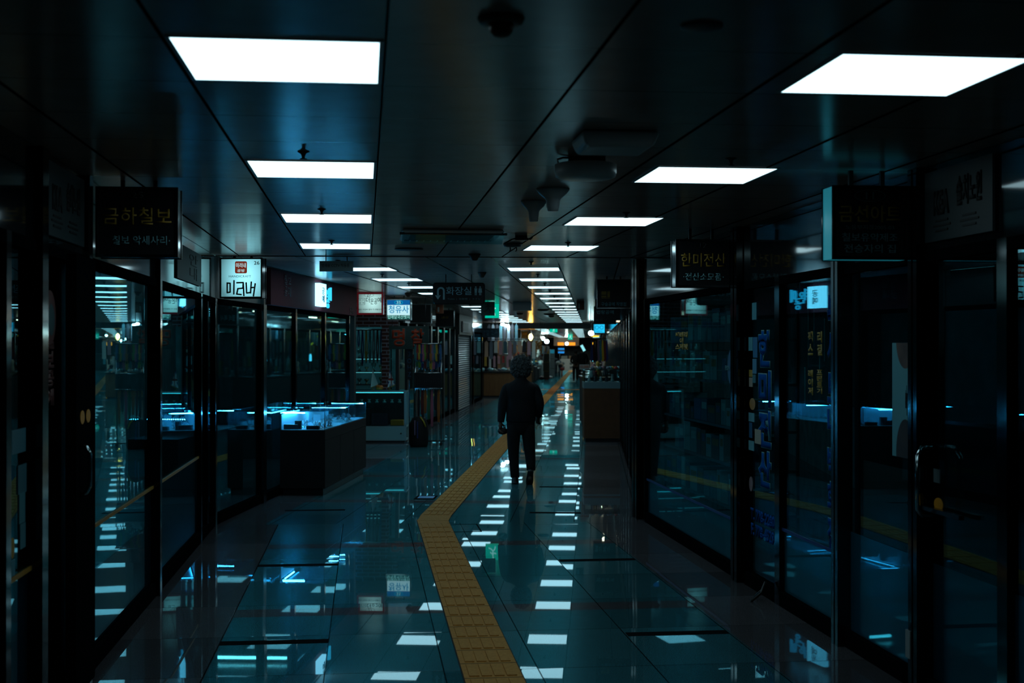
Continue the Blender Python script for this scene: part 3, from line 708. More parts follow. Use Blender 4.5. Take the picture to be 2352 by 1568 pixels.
# KEA signs above the doors
M_KEA = mat('grey_sign_board', (.028, .05, .055), .5)
def kea(F, side, u, v0, v1, label):
    t = thing('header_sign', label, 'sign', F.P(u + side*.003, v0, 2.10), F.rot); L = v1-v0
    a, b = (0, .012) if side > 0 else (-.012, 0)
    MB().box(a, b, 0, L, 0, .32).build('board', M_KEA, t); fc = '+x' if side > 0 else '-x'; x = side*.0125
    k1, k2 = (.27, .68) if side > 0 else (.73, .32)
    text('KEA', L*.24, .11, M_INK, t, (x, L*k1, .17), fc, .04); text('솔치노원', L*.36, .13, M_INK, t, (x, L*k2, .2), fc, .03)
    for kk in (k1, k2):
        mb = MB()
        for j, ww in enumerate((.10, .14, .10)): mb.box(min(x, x+side*.003), max(x, x+side*.003), L*kk-L*ww, L*kk+L*ww*.9, .085-.022*j, .094-.022*j)
        mb.build('small_print', M_INK, t)
kea(F1, 1, UL1, vl(96), vl(186), 'grey header sign with black letters above the nearest left door')
kea(F1, -1, UR1, vr(2288), vr(2132), 'grey header sign with black letters above the nearest right door')
t = thing('header_sign', 'pale paper sign on the left header between the black sign and sign 26', 'sign', F1.P(UL1+.002, vl(405), 2.12), F1.rot)
MB().box(0, .006, 0, vl(460)-vl(405), 0, .26).build('sheet', mat('pale_sheet', (.16, .20, .21), .6), t)
text('안\n내', .5, .2, mat('faint_ink', (.05, .06, .065), .6), t, (.0065, .9, .13), '+x', bold=0)
# toilet sign
t = thing('toilet_sign', 'black rounded hanging sign with a white U-turn arrow, toilet lettering and two figures', 'sign', (-.610, 15.25, 2.11))
mb = MB(); mb.rbox(-.30, .30, -.125, .125, -.03, .03, .035, T=Matrix.Translation((0, 0, .125)) @ Matrix.Rotation(PI/2, 4, 'X')); mb.build('board', M_SB, t)
for q in (-.15, .145): cord(t, q, .25, HCEIL-2.11-.0008)
MW = mat('sign_white_print', (.34, .55, .6), .5)
mb = MB(); pts = []
for k in range(13):
    a = PI*k/12; pts.append((-.205 + .035*math.cos(PI-a), .16 + .035*math.sin(PI-a)))
poly = [(-.205-.045*1, .10)] ; r0, r1 = .044, .024
out = [(-.205 - r0*math.cos(PI*k/12), .155 + r0*math.sin(PI*k/12)) for k in range(13)]; inn = [(-.205 - r1*math.cos(PI*k/12), .155 + r1*math.sin(PI*k/12)) for k in range(13)]
for k in range(12): mb.prism([out[k], out[k+1], inn[k+1], inn[k]], -.033, -.0305, 'y')
mb.box(-.249, -.229, -.033, -.0305, .095, .155); mb.box(-.181, -.161, -.033, -.0305, .055, .155)
mb.prism([(-.272, .105), (-.206, .105), (-.239, .055)], -.033, -.0305, 'y'); mb.build('arrow', MW, t)
text('화장실', .29, .095, MW, t, (.0, -.031, .155)); text('Toilet  |  化粧室  |  トイレ', .38, .025, mat('sign_dim_print', (.15, .25, .27), .5), t, (.06, -.031, .062), bold=0)
mb = MB()
for q, sk in ((.195, 0), (.245, 1)):
    mb.prism([(q + .009*math.cos(a*PI/5), .198 + .009*math.sin(a*PI/5)) for a in range(10)], -.033, -.0305, 'y')
    mb.prism([(q-.016, .185), (q+.016, .185), (q+(.022 if sk else .012), .135), (q-(.022 if sk else .012), .135)], -.033, -.0305, 'y')
    for e in (-1, 1): mb.box(q+e*.007-.004, q+e*.007+.004, -.033, -.0305, .105, .135)
mb.build('figures', MW, t)
# CCTV notice
t = thing('camera_notice', 'small grey hanging plate with CCTV lettering near the left light row', 'sign', (-1.620, 12.2, 2.315))
MB().box(-.148, .16, -.012, .012, 0, .096).build('plate', mat('plate_teal_grey', (.25, .42, .45), .4), t)
for q in (-.09, .105): cord(t, q, .096, HCEIL-2.315-.0008)
text('방재용 CCTV 작동중', .255, .032, M_INK, t, (0, -.0125, .055), bold=0)
# exit signs
M_EXG = emit('exit_green', (.0, .55, .36), .9); M_EXW = emit('exit_white', (.45, 1.0, .95), .9)
def runner(mb, cx, cz, s, y0, y1):
    mb.prism([(cx+.02*s+.05*s*math.cos(a*PI/5), cz+.30*s+.05*s*math.sin(a*PI/5)) for a in range(10)], y0, y1, 'y')
    for p in (((0,.24),(.03,.0)), ((.03,0),(.15,-.12)), ((.15,-.12),(.17,-.3)), ((.02,.0),(-.10,-.14)), ((-.1,-.14),(-.26,-.2)), ((0,.2),(-.16,.08)), ((0,.2),(.15,.12)), ((.15,.12),(.22,.2))):
        (x0, z0), (x1, z1) = p; d = Vector((x1-x0, z1-z0)); n_ = Vector((-d.y, d.x)).normalized()*.038
        mb.prism([(cx+(x0+n_.x)*s, cz+(z0+n_.y)*s), (cx+(x0-n_.x)*s, cz+(z0-n_.y)*s), (cx+(x1-n_.x)*s, cz+(z1-n_.y)*s), (cx+(x1+n_.x)*s, cz+(z1+n_.y)*s)], y0, y1, 'y')
def exit_sign(label, x, Y, z0, w_, h, lit_, top=HCEIL):
    t = thing('exit_sign', label, 'sign', (x, Y, z0))
    MB().box(-w_/2, w_/2, -.03, .03, 0, h).build('case', M_EXG if lit_ else mat('exit_dark_green', (.01, .09, .07), .4), t)
    mb = MB(); runner(mb, 0, h*.5, h*1.1, -.034, -.0305); mb.build('running_figure', M_EXW if lit_ else mat('exit_dark_figure', (.01, .03, .028), .5), t)
    if top - z0 - h > .01: cord(t, 0, h, top-z0-.0008, 'rod')
    return t
exit_sign('unlit dark green exit sign with a running figure, right of the toilet sign', -.437, 24.0, 2.19, .25, .25, False)
t = exit_sign('glowing green exit sign partly hidden behind the dark one', -.382, 25.5, 2.18, .27, .27, True)
exit_sign('glowing green exit sign hanging in the middle of the far corridor', 1.52, 48.5, 2.16, .28, .15, True, 2.3)
exit_sign('smaller greenish blue exit sign hanging above the far orange glow', 2.98, 68, 2.0, .24, .28, True, 2.3)

# ------------------------------------------------------------------ stickers, posters and lettering on the shop glass
def glass_sheet(name, F, u, side, v0, v1, z0, z1, m, label, cat='sticker', group=None, oval=False):
    x0, x1 = (-.016, -.0185) if side > 0 else (.016, .0185)
    x0, x1 = sorted((x0, x1)); L = v1-v0; mb = MB()
    if oval:
        mb.prism([(L/2 + L/2*math.cos(2*PI*k/24), (z1-z0)/2*(1+math.sin(2*PI*k/24))) for k in range(24)], x0, x1, 'x')
    else: mb.box(x0, x1, 0, L, 0, z1-z0)
    return tag(mb.build(name, m, loc=F.P(u, v0, z0), rot=F.rot), label, cat, group)
def zy(F, u, px, py):             # height on the wall at lateral u seen at (px, py)
    q = F.P(u, F.vx(u, px)); return HC - (py-797)/FPX*q.y
M_NAVY = mat('blue_vinyl', (.004, .11, .42), .9, 0, 0)
M_OUTL = mat('teal_vinyl_edge', (.1, .35, .4), .5)
def glass_text(txt, F, u, side, pa, pb, ya, yb, m, label, sp=1.0, bold=.05, outline=False):
    v0, v1 = sorted((F.vx(u, pa), F.vx(u, pb))); pm = (pa+pb)/2
    z1, z0 = zy(F, u, pm, ya), zy(F, u, pm, yb)
    t = thing('window_lettering', label, 'lettering', F.P(u, v0, z0), F.rot)
    fc = '+x' if side > 0 else '-x'
    if outline: text(txt, (v1-v0)*1.05, (z1-z0)*1.01, M_OUTL, t, (side*-.0190, (v1-v0)/2, (z1-z0)/2), fc, bold+.02, .001, 'letter_edge', sp)
    text(txt, v1-v0, z1-z0, m, t, (side*-.0178, (v1-v0)/2, (z1-z0)/2), fc, bold, .002, 'letters', sp)
    return t
def vword(word, F, u, side, pa, pb, ya, yb, m, label, outline=True):
    v0, v1 = sorted((F.vx(u, pa), F.vx(u, pb))); pm = (pa+pb)/2; z1, z0 = zy(F, u, pm, ya), zy(F, u, pm, yb)
    t = thing('window_lettering', label, 'lettering', F.P(u, v0, z0), F.rot); fc = '+x' if side > 0 else '-x'; n = len(word); H = (z1-z0)/n
    for i, ch in enumerate(word):
        zc = (z1-z0) - H*(i+.5)
        if outline: text(ch, (v1-v0)*1.08, H*.95, M_OUTL, t, (-side*-.0170 if False else side*-.0200, (v1-v0)/2, zc), fc, .06, .0008, 'letter_edge')
        text(ch, v1-v0, H*.90, m, t, (side*-.0188, (v1-v0)/2, zc), fc, .045, .001, 'letter')
    return t
vword('한미전산', F1, UR1, -1, 1736, 1764, 755, 1124, M_NAVY, 'tall blue Korean letters stacked down the print shop door')
vword('복사', F1, UR1, -1, 1893, 1914, 672, 838, M_NAVY, 'blue letters at the top of the window edge right of the print shop door')
vword('토너', F1, UR1, -1, 1893, 1914, 853, 1005, M_NAVY, 'blue letters halfway up the window edge right of the print shop door')
vword('백화점', F1, UR1, -1, 1893, 1914, 1022, 1265, M_NAVY, 'blue letters at the foot of the window edge right of the print shop door')
glass_text('T. 778-2280\nF. 778-4529', F1, UR1, -1, 1718, 1773, 1175, 1240, M_NAVY, 'two lines of blue telephone numbers low on the print shop door')
MY2 = mat('yellow_vinyl', (.52, .34, .04), .5)
for w2, a, b, y0, y1, lb in (('리필', 1870, 1881, 759, 818, 'upper right yellow word on the window beside the print shop door'), ('팩스', 1849, 1860, 759, 817, 'upper left yellow word on the window beside the print shop door'),
                          ('프린트기', 1869, 1881, 848, 905, 'lower right yellow word on the window beside the print shop door'), ('레이저', 1849, 1860, 848, 908, 'lower left yellow word on the window beside the print shop door')):
    vword(w2, F1, UR1, -1, a, b, y0, y1, MY2, lb, False)
glass_text('팩레리\n 이 \n스저필', F1, UR1, -1, 1547, 1575, 762, 803, MY2, 'small yellow words seen on the far print shop window')
# stickers down the door edge
stk = [(1722,1732,695,734,(.06,.30,.38)),(1714,1723,774,805,(.10,.38,.45)),(1724,1734,774,821,(.02,.16,.35)),(1723,1732,824,858,(.08,.28,.45)),(1715,1723,849,865,(.42,.27,.03)),
       (1715,1723,867,888,(.40,.36,.30)),(1723,1730,860,879,(.05,.2,.24)),(1714,1727,948,968,(.14,.38,.45)),(1715,1722,970,1005,(.02,.10,.22)),(1714,1726,1012,1034,(.16,.42,.48)),(1728,1742,986,1019,(.45,.38,.25))]
nmz = ['tall pale blue', 'small pale', 'blue and yellow', 'light blue', 'yellow', 'white and orange', 'dark teal', 'pale card logo', 'navy', 'white card logo', 'cream paper']
for (a, b, y0, y1, c), nn in zip(stk, nmz):
    pm = (a+b)/2; glass_sheet('sticker', F1, UR1, -1, vr(b), vr(a), zy(F1, UR1, pm, y1), zy(F1, UR1, pm, y0), mat('sticker_'+nn.replace(' ', '_'), c, .5), nn + ' sticker on the hinge side of the print shop door')
glass_sheet('sticker', F1, UR1, -1, vr(1729), vr(1716), zy(F1, UR1, 1722, 941), zy(F1, UR1, 1722, 914), mat('sticker_orange_oval', (.42, .20, .02), .5), 'round orange card sticker on the print shop door', oval=True)
glass_sheet('sticker', F1, UR1, -1, vr(1723), vr(1715), zy(F1, UR1, 1719, 1128), zy(F1, UR1, 1719, 1094), mat('sticker_red_white', (.35, .22, .22), .5), 'rounded white and red sticker low on the print shop door', oval=True)
e = glass_sheet('sticker', F1, UR1, -1, vr(1683), vr(1666), zy(F1, UR1, 1675, 884), zy(F1, UR1, 1675, 802), mat('sticker_oval_blue', (.02, .12, .26), .5), 'tall blue oval sticker at the near edge of the print shop window', oval=True)
text('EPSON', .12, .035, M_OUTL, e, (-.0008+.014, .19, .12), '-x', .02, .001)
# orange round card sticker on the near right door
glass_sheet('sticker', F1, UR1, -1, vr(2157), vr(2137), zy(F1, UR1, 2147, 1174), zy(F1, UR1, 2147, 1143), mat('sticker_orange', (.75, .30, .02), .5), 'round orange card sticker below the handle of the nearest right door', oval=True)
glass_sheet('sticker', F1, UR1, -1, vr(2150), vr(2136), zy(F1, UR1, 2143, 1108), zy(F1, UR1, 2143, 1077), mat('sticker_grey_card', (.10, .14, .15), .5), 'small grey card sticker inside the handle of the nearest right door')
hb = MB(); yh = vr(2150) - vr(2305)
hb.tube([(0, yh+.05, 1.16), (-.05, yh+.05, 1.16), (-.075, yh+.03, 1.12), (-.08, yh+.02, 1.0), (-.075, yh+.03, .88), (-.05, yh+.05, .85), (0, yh+.05, .85)], .011, 10)
hb.build('handle', M_CHROME, de)
hb = MB(); hb.box(-.03, -.005, .35, .9, .87, .89); hb.build('push_bar', M_STEEL, de)
# poster with two oval portraits in the nearest right window
zp0, zp1 = zy(F1, UR1, 2075, 1052), zy(F1, UR1, 2075, 787)
v0, v1 = vr(2105), vr(2043)
t = thing('poster', 'pale teal poster with two dark oval pictures in the nearest right window', 'poster', F1.P(UR1, v0, zp0), F1.rot); Lp, Hp = v1-v0, zp1-zp0
MB().box(.014, .0185, 0, Lp, 0, Hp).build('sheet', mat('poster_teal', (.10, .32, .36), .5), t)
def halfoval(cz, rz, rx, z0, z1, m, nm):
    pts = [(Lp/2 + rx*math.cos(2*PI*k/40), cz + rz*math.sin(2*PI*k/40)) for k in range(40)]; pts = [(y, min(max(z, z0), z1)) for y, z in pts]
    mb = MB(); mb.prism(pts, .0125, .0138, 'x'); mb.build(nm, m, t)
halfoval(Hp+.02, Hp*.26, Lp*.34, 0, Hp, noisy('portrait_brown', (.12, .07, .055), (.06, .035, .03), 9, .6), 'upper_picture')
halfoval(0.02, Hp*.30, Lp*.34, 0, Hp, noisy('portrait_dark', (.008, .008, .01), (.03, .02, .02), 7, .6), 'lower_picture')
text('eternally yours', Lp*.10, Hp*.26, M_INK, t, (.0135, Lp*.45, Hp*.50), '-x', 0, .001)
tag(MB().box(.031, .036, 0, vr(1970)-vr(2107), 0, zy(F1, UR1, 2040, 1075)-.62).build('brown_board', mat('brown_board', (.055, .025, .012), .6), loc=F1.P(UR1, vr(2107), .625), rot=F1.rot), 'brown board standing behind the glass under the oval picture poster', 'board')
# left window stickers
for a, b, y0, y1, c, nn, ov in ((38,69,985,1040,(.06,.20,.25),'large pale blue notice',0),(52,71,1066,1132,(.05,.16,.2),'framed blue notice with dark squares',0),(55,68,1130,1200,(.07,.24,.28),'narrow pale strip notice',0),(57,69,1201,1258,(.07,.22,.26),'rounded narrow pale notice',0),(36,44,1234,1282,(.45,.24,.02),'orange oval sticker',1),(37,45,1285,1322,(.07,.24,.3),'small blue and white sticker',0)):
    pm = (a+b)/2; glass_sheet('sticker', F1, UL1, 1, vl(a), vl(b), zy(F1, UL1, pm, y1), zy(F1, UL1, pm, y0), mat('lsticker_'+nn.replace(' ', '_'), c, .5), nn + ' on the nearest left window', oval=bool(ov))
for a, b, nn in ((158, 168, 'left'), (172, 182, 'right')):
    o = glass_sheet('sticker', F1, UL1, 1, vl(a), vl(b), zy(F1, UL1, 170, 972), zy(F1, UL1, 170, 941), mat('sticker_orange', (.75, .30, .02), .5), '%s one of two orange ovals above the left door handle' % nn, oval=True)
    o.location = F1.P(UL1+.069, vl(a), zy(F1, UL1, 170, 972))
MBR = mat('dark_red_vinyl', (.10, .02, .015), .5)
o = thing('window_lettering', 'round brown emblem on the glass of the nearest left door', 'emblem', F1.P(UL1, vl(124), 1.62), F1.rot)
mb = MB(); mb.prism([(0 + .11*math.cos(2*PI*k/28), .13 + .12*math.sin(2*PI*k/28)) for k in range(28)], -.0185, -.0165, 'x'); mb.build('disc', MBR, o)
mb = MB(); mb.prism([(.02 + .06*math.cos(2*PI*k/20), .12 + .07*math.sin(2*PI*k/20)) for k in range(20)], -.0162, -.015, 'x'); mb.build('inner_disc', mat('teal_vinyl_dark', (.02, .08, .09), .5), o)
vword('칠보공예', F1, UL1, 1, 115, 134, 760, 935, MBR, 'brown brush letters running down the nearest left door', False)

# ------------------------------------------------------------------ stock behind the print shop window
BOXC = [(.10,.28,.30),(.05,.18,.21),(.18,.36,.38),(.03,.10,.16),(.12,.07,.04),(.03,.06,.07),(.22,.42,.42),(.05,.10,.22)]
def shelf_unit(F, u0, u1, v0, v1, zs, label, nm='display_shelf'):
    t = thing(nm, label, 'shelf', F.P(u0, v0), F.rot); du, dv = u1-u0, v1-v0
    mb = MB()
    for x in (0, du-.02):
        for y in (0, dv-.02): mb.box(x, x+.02, y, y+.02, 0, max(zs)+.4)
    mb.build('upright', M_STEEL, t)
    for z in zs: MB().box(0, du, 0, dv, z-.02, z).build('shelf', mat('shelf_grey', (.06, .09, .1), .5), t)
    return t
v0, v1 = vr(1690)+.12, vr(1490)
zs = [.42, .74, 1.02, 1.36, 1.68]
shelf_unit(F1, UR1+.14, UR1+.5, v0, v1, zs, 'shelf rack of boxed supplies behind the print shop window')
nsh = ['bottom', 'second', 'third', 'fourth', 'top']
for zi, z in enumerate(zs):
    v = v0+.04; j = 0
    while v < v1-.2:
        w_ = random.uniform(.12, .26); h = random.uniform(.16, .25) if zi != 2 else random.uniform(.1, .2)
        if random.random() < .86:
            ci = random.randrange(len(BOXC))
            mb = MB(); mb.box(0, random.uniform(.2, .3), 0, w_-.012, 0, h)
            o = mb.build('supply_box', mat('carton_%d' % ci, BOXC[ci], .6), None, F1.P(UR1+.16, v, z+.001), F1.rot)
            MB().box(-.0015, -.0002, .02, w_-.04, h*.55, h*.85).build('printed_label', mat('carton_label_%d' % (ci % 3), [(.3,.5,.5),(.03,.08,.2),(.3,.14,.03)][ci % 3], .6), o)
            cn = ['teal', 'dark teal', 'pale grey', 'navy', 'brown', 'charcoal', 'white', 'blue'][ci]
            tag(o, '%s carton on the %s shelf of the print shop window' % (cn, nsh[zi]), 'box', 'cartons on the print shop shelves')
        v += w_; j += 1
# leaning pale papers and counters further inside (window beside the door)
for i, (px, py, w_, h, c) in enumerate(((1835, 800, .42, .5, (.05,.15,.17)), (1832, 900, .35, .46, (.07,.2,.22)), (1868, 860, .3, .36, (.04,.13,.15)), (1880, 800, .3, .4, (.06,.17,.19)))):
    u = UR1+.9+.25*i; v = F1.vx(u, px); z = zy(F1, u, px, py)
    tag(MB().box(0, .01, -w_/2, w_/2, 0, h).box(.003, .007, -.003, .003, h, HCEIL-.001-max(z-h*.3, .9)).build('paper_notice', mat('notice_%d' % i, c, .6), loc=F1.P(u, v, max(z-h*.3, .9)), rot=F1.rot), '%s pale printed notice hanging inside the window beside the print shop door' % ['tall left', 'lower left', 'small middle', 'right hand'][i], 'notice')
for i, (px, w_) in enumerate(((1960, .5), (1995, .35))):
    u = UR1+.8+.3*i; v = F1.vx(u, px)
    tag(MB().box(0, .02, -w_/2, w_/2, 0, .5).box(.008, .012, -.004, .004, .5, HCEIL-1.201).build('hanging_picture', mat('frame_grey_%d' % i, [(.04,.07,.075),(.07,.09,.095)][i], .6), loc=F1.P(u, v, 1.2), rot=F1.rot), '%s grey picture frame inside the window with the poster' % ['left', 'right'][i], 'picture')
# desk lamp glint near the foot of the print shop window
o = MB().box(0, .02, 0, .12, 0, .008).build('led_light', emit('led_pale', (.5, 1.2, 1.3), 1.2), loc=F1.P(UR1+.13, vr(1677), zy(F1, UR1+.1, 1667, 1106)), rot=F1.rot); tag(o, 'short glowing light bar low at the near end of the print shop window', 'lamp')
tag(MB().box(0, .03, 0, .1, 0, .3).build('paper_card', mat('card_teal', (.12, .3, .32), .6), loc=F1.P(UR1+.10, vr(1672), zy(F1, UR1, 1668, 1095)), rot=F1.rot), 'pale card standing above the short light bar in the print shop window', 'card')

# ------------------------------------------------------------------ jewellery counter with LED strips
M_LED = emit('led_blue_white', (.15, 1.3, 2.6), 100.0)
M_LEDT = emit('led_tube', (.10, .8, 1.4), 3.2)
def led_strip(parent, p0, p1, n=30, m=M_LED, r=.0055):
    p0, p1 = Vector(p0), Vector(p1); mb = MB(); mb.cur = 1
    d = (p1-p0).normalized(); 
    mb.tube([p0, p1], .004, 4); mb.cur = 0
    for i in range(n): mb.ball(p0 + (p1-p0)*((i+.5)/n) + Vector((0, -.004, -.005)), r, n=6, m=4)
    return mb.build('led_strip', [m, M_GREYP], parent)
Yc = 14.5; vC = F2.vY(UL2, Yc); WC, LC = .50, 2.62; ZB, ZG = .715, .915
t = thing('jewellery_counter', 'long dark counter with a low glass top lit by rows of blue LEDs', 'display counter', F2.P(UL2+.02, vC), F2.rot)
M_WOODD = noisy('dark_wood', (.006, .004, .0035), (.012, .007, .006), 8, .8, stretch=(1, 1, 6))
MB().box(.03, WC-.03, .04, LC-.04, 0, .08).build('plinth', M_BLACK, t)
mb = MB(); mb.box(0, WC, 0, LC, .08, ZB, bev=.008); mb.build('cabinet', M_WOODD, t)
mb = MB()
for i in (1, 2): mb.box(WC, WC+.002, LC*i/3-.003, LC*i/3+.003, .09, ZB-.1)
mb.box(WC, WC+.002, .01, LC-.01, ZB-.105, ZB-.1); mb.build('door_gap', M_BLACK, t)
g = .006; mid = 1.42
mb = MB()
for a, b in ((0, mid-.01), (mid+.01, LC)):
    mb.box(.01, WC-.01, a+.002, a+g, ZB, ZG); mb.box(.01, WC-.01, b-g, b-.002, ZB, ZG); mb.box(.004, .01, a, b, ZB, ZG); mb.box(WC-.01, WC-.004, a, b, ZB, ZG)
mb.build('glass_sides', M_CLEAR, t)
mb = MB()
for a, b in ((0, mid-.01), (mid+.01, LC)): mb.box(.004, WC-.004, a, b, ZG, ZG+g)
mb.build('glass_top', M_CLEAR, t)
mb = MB()
for y in (0.0, mid, LC):
    for x in (.004, WC-.008): mb.box(x, x+.005, y-.003, y+.003, ZB, ZG)
mb.build('corner_trim', M_CHROME, t)
led_strip(t, (.06, mid-.05, ZG-.012), (WC-.03, mid-.05, ZG-.012), 26)
led_strip(t, (.06, LC-.05, ZG-.012), (WC-.03, LC-.05, ZG-.012), 30)
mb = MB(); mb.tube([(.03, .035, ZG-.012), (.27, .035, ZG-.014)], .006, 6); mb.build('light_tube', emit('led_tube_b', (.15, 1.3, 2.5), 30.0), t)
mb = MB(); mb.tube([(.04, .10, ZG-.02), (.04, .8, ZG-.02)], .006, 6); mb.build('light_tube', emit('led_tube_b', (.15, 1.3, 2.5), 30.0), t)  # this second tube glows in place of a diagonal reflection in the glass
MB().box(.011, .016, .02, LC-.02, ZB+.005, ZG-.03).build('back_card', mat('pale_liner', (.35, .6, .75), .5), t)  # pale panel added to throw back the LED glow behind the glass
MB().box(.24, .32, .62, .626, ZB+.005, ZB+.14).build('price_board', mat('pale_liner', (.35, .6, .75), .5), t)
MB().box(.02, WC-.02, .02, LC-.02, ZB, ZB+.004).build('liner', mat('pale_liner', (.35, .6, .75), .5), t)
M_SILV = mat('silver_piece', (.5, .6, .65), .2, 1.0)
for i, (x0, x1, y0, h) in enumerate(((.03, .19, .05, .055), (.15, .22, .06, .095), (.28, .42, .05, .04))):
    tag(MB().box(x0, x1, y0, y0+.06, 0, h, bev=.006).build('ring_box', M_BLACK, loc=F2.P(UL2+.02, vC, ZB+.0045), rot=F2.rot), '%s black display box at the near end inside the lit jewellery counter' % ['wide left', 'tall', 'low right'][i], 'box')
proto = None
for i in range(44):
    x = random.uniform(.05, WC-.05); y = random.uniform(.2, LC-.15)
    if abs(y-mid) < .08: continue
    if i < 3 or proto is None:
        s = random.uniform(.012, .022); o = thing('silver_ornament', 'small silver ornament on the pale liner of the lit jewellery counter', 'ornament', (0, 0, 0), 0, 'ornaments in the jewellery counter')
        MB().lathe([(.02, 0), (.022, .004), (.008, .01), (.006, .02)], n=10).build('stand', M_SILV, o)
        mb = MB(); mb.ball((0, 0, .034), .018, .01, .018, 8, 6); mb.build('charm', mat('blue_enamel', (.4, .6, .7), .2), o); proto = o
    else: o = copy_tree(proto)
    q = F2.P(UL2+.02+x, vC+y, ZB+.0045); o.location = q; o.rotation_euler = (0, 0, random.uniform(0, 6)); k = random.uniform(.8, 1.5); o.scale = (k, k, k)
    if i % 3 == 0:
        pass

# second case added inside the shop for the LED reflections in the glass
t = thing('jewellery_counter', 'dim glass counter set inside the shop for the reflected LEDs behind the lit counter', 'display counter', F2.P(UL2-1.1, vC-1.6), F2.rot)
MB().box(0, .5, 0, 2.4, 0, .72).build('cabinet', M_WOODD, t)
MB().box(.01, .49, .01, 2.39, .72, .92).build('glass_box', M_CLEAR, t)
led_strip(t, (.05, .4, .90), (.45, .4, .90), 18); led_strip(t, (.05, 2.2, .90), (.45, 2.2, .90), 20)
# pendant lamps added in place of lamp reflections, and shelving inside that shop
t = thing('pendant_lamp', 'very bright bulb added for a lamp reflection in the shop under the maroon fascia', 'lamp', F2.P(-4.6, F2.vx(-4.6, 644), 0), F2.rot)
zl = HC + (797-756)/FPX*F2.P(-4.6, F2.vx(-4.6, 644)).y; t.location.z = zl
mb = MB(); mb.ball((0, 0, 0), .055, .04, .035); mb.build('bulb', emit('bulb_white', (1, 1.6, 1.7), 6), t); mb = MB(); mb.tube([(0, 0, .03), (0, 0, HCEIL-zl-.001)], .006, 6); mb.build('cord', M_BLACK, t)
mb = MB(); mb.lathe([(.08, .02), (.05, .05), (.01, .06)], n=16); mb.build('shade', M_GREYP, t)
t = thing('pendant_lamp', 'slanting dim oval shade added for a lamp reflection right of the bright bulb', 'lamp', F2.P(-4.3, F2.vx(-4.3, 704), 1.80), F2.rot)
mb = MB(); mb.ball((0, 0, 0), .085, .03, .018, T=Matrix.Rotation(math.radians(-35), 4, 'Y')); mb.build('shade', emit('shade_reflection', (.3, .6, .6), .7), t); mb = MB(); mb.tube([(0, 0, .01), (0, 0, HCEIL-1.801)], .005, 6); mb.build('cord', M_BLACK, t)
for i, px in enumerate((640, 700, 760)):
    u = -5.5; v = F2.vx(u, px)
    sh = shelf_unit(F2, u-.15, u+.15, v-.5, v+.5, [.5, .85, 1.2, 1.55], '%s wall shelf inside the shop under the maroon fascia' % ['left', 'middle', 'right'][i])
    for zi, z in enumerate((.5, .85, 1.2, 1.55)):
        for j in range(4):
            r_ = random.uniform(.03, .06); hh = random.uniform(.1, .22)
            o = MB().lathe([(r_*.7, 0), (r_, hh*.3), (r_*.8, hh*.6), (r_*.4, hh*.8), (r_*.5, hh)], n=12).build('vase', mat('vase_%d' % ((i+j) % 3), [(.12,.3,.32),(.2,.4,.4),(.06,.14,.2)][(i+j) % 3], .25), None, F2.P(u+.02, v-.38+j*.25, z+.001), F2.rot)
            tag(o, 'small vase on the %s wall shelf under the maroon fascia' % ['left', 'middle', 'right'][i], 'vase', 'vases on the %s shelf inside the shop' % ['left', 'middle', 'right'][i])
struct(MB().box(-.06, .06, -.06, .06, 0, HCEIL-.001).build('trim_24', mat('teal_column', (.10, .28, .31), .5), loc=F2.P(-3.9, F2.vx(-3.9, 768)), rot=F2.rot))

# ------------------------------------------------------------------ aluminium showcase in front of the brick shop
xs0, xs1 = -2.83, -1.80; Ys = 22.6
t = thing('glass_showcase', 'aluminium framed glass showcase with white sliding doors below, in front of the brick shop', 'display cabinet', (xs0, Ys, 0))
Ws, Ds, Hs = xs1-xs0, .5, .88
M_ALU = mat('aluminium', (.45, .72, .75), .35, .3)
mb = MB()
for x in (0, Ws-.035):
    for y in (0, Ds-.035): mb.box(x, x+.035, y, y+.035, 0.03, Hs)
for z in (.03, .25, Hs-.025):
    for y in (0, Ds-.03): mb.box(.035, Ws-.035, y, y+.03, z, z+.025)
    for x in (0, Ws-.03): mb.box(x, x+.03, .035, Ds-.035, z, z+.025)
mb.build('frame', M_ALU, t)
M_WDOOR = mat('pale_door', (.35, .75, .8), .4)
MB().box(.05, Ws-.05, .03, .045, Hs-.04, Hs-.027).build('light_tube', emit('showcase_tube', (.05, .6, .7), 1.6), t)
MB().box(.036, Ws*.3, .004, .016, .056, .25).build('sliding_door', M_WDOOR, t)
dd = MB().box(Ws*.3+.004, Ws-.036, .004, .016, .056, .25).build('sliding_door', M_WDOOR, t)
MB().lathe([(.014, 0), (.014, .004)], n=14, T=Matrix.Translation((Ws-.09, .004, .15)) @ Matrix.Rotation(PI/2, 4, 'X')).build('lock', M_BLACK, dd)
MB().box(.03, Ws-.03, .03, Ds-.03, .0, .03).build('plinth', M_BLACK, t)
MB().box(.04, Ws-.04, Ds-.05, Ds-.045, .28, Hs-.03).build('back', mat('dark_back', (.01, .02, .022), .5), t)
MB().box(.036, Ws-.036, .006, .011, .28, Hs-.03).build('front_glass', M_CLEAR, t)
MB().box(.0, Ws, .0, Ds, Hs, Hs+.008).build('glass_top', glass('top_glass', (.9, .98, .98), .12), t)
MB().box(.04, Ws-.04, .03, Ds-.06, .66, .67).build('shelf', M_CLEAR, t)
for j in range(7):
    r_ = .03; o = MB().lathe([(r_, 0), (r_*1.1, .01), (r_*.4, .03), (r_*.9, .05), (r_*.9, .055)], n=12).build('glass_dish', mat('dish_teal', (.2, .45, .45), .15), None, (xs0+.12+.13*j, Ys+.2, .671)); tag(o, 'small shiny dish on the upper shelf of the aluminium showcase', 'dish', 'dishes in the aluminium showcase')
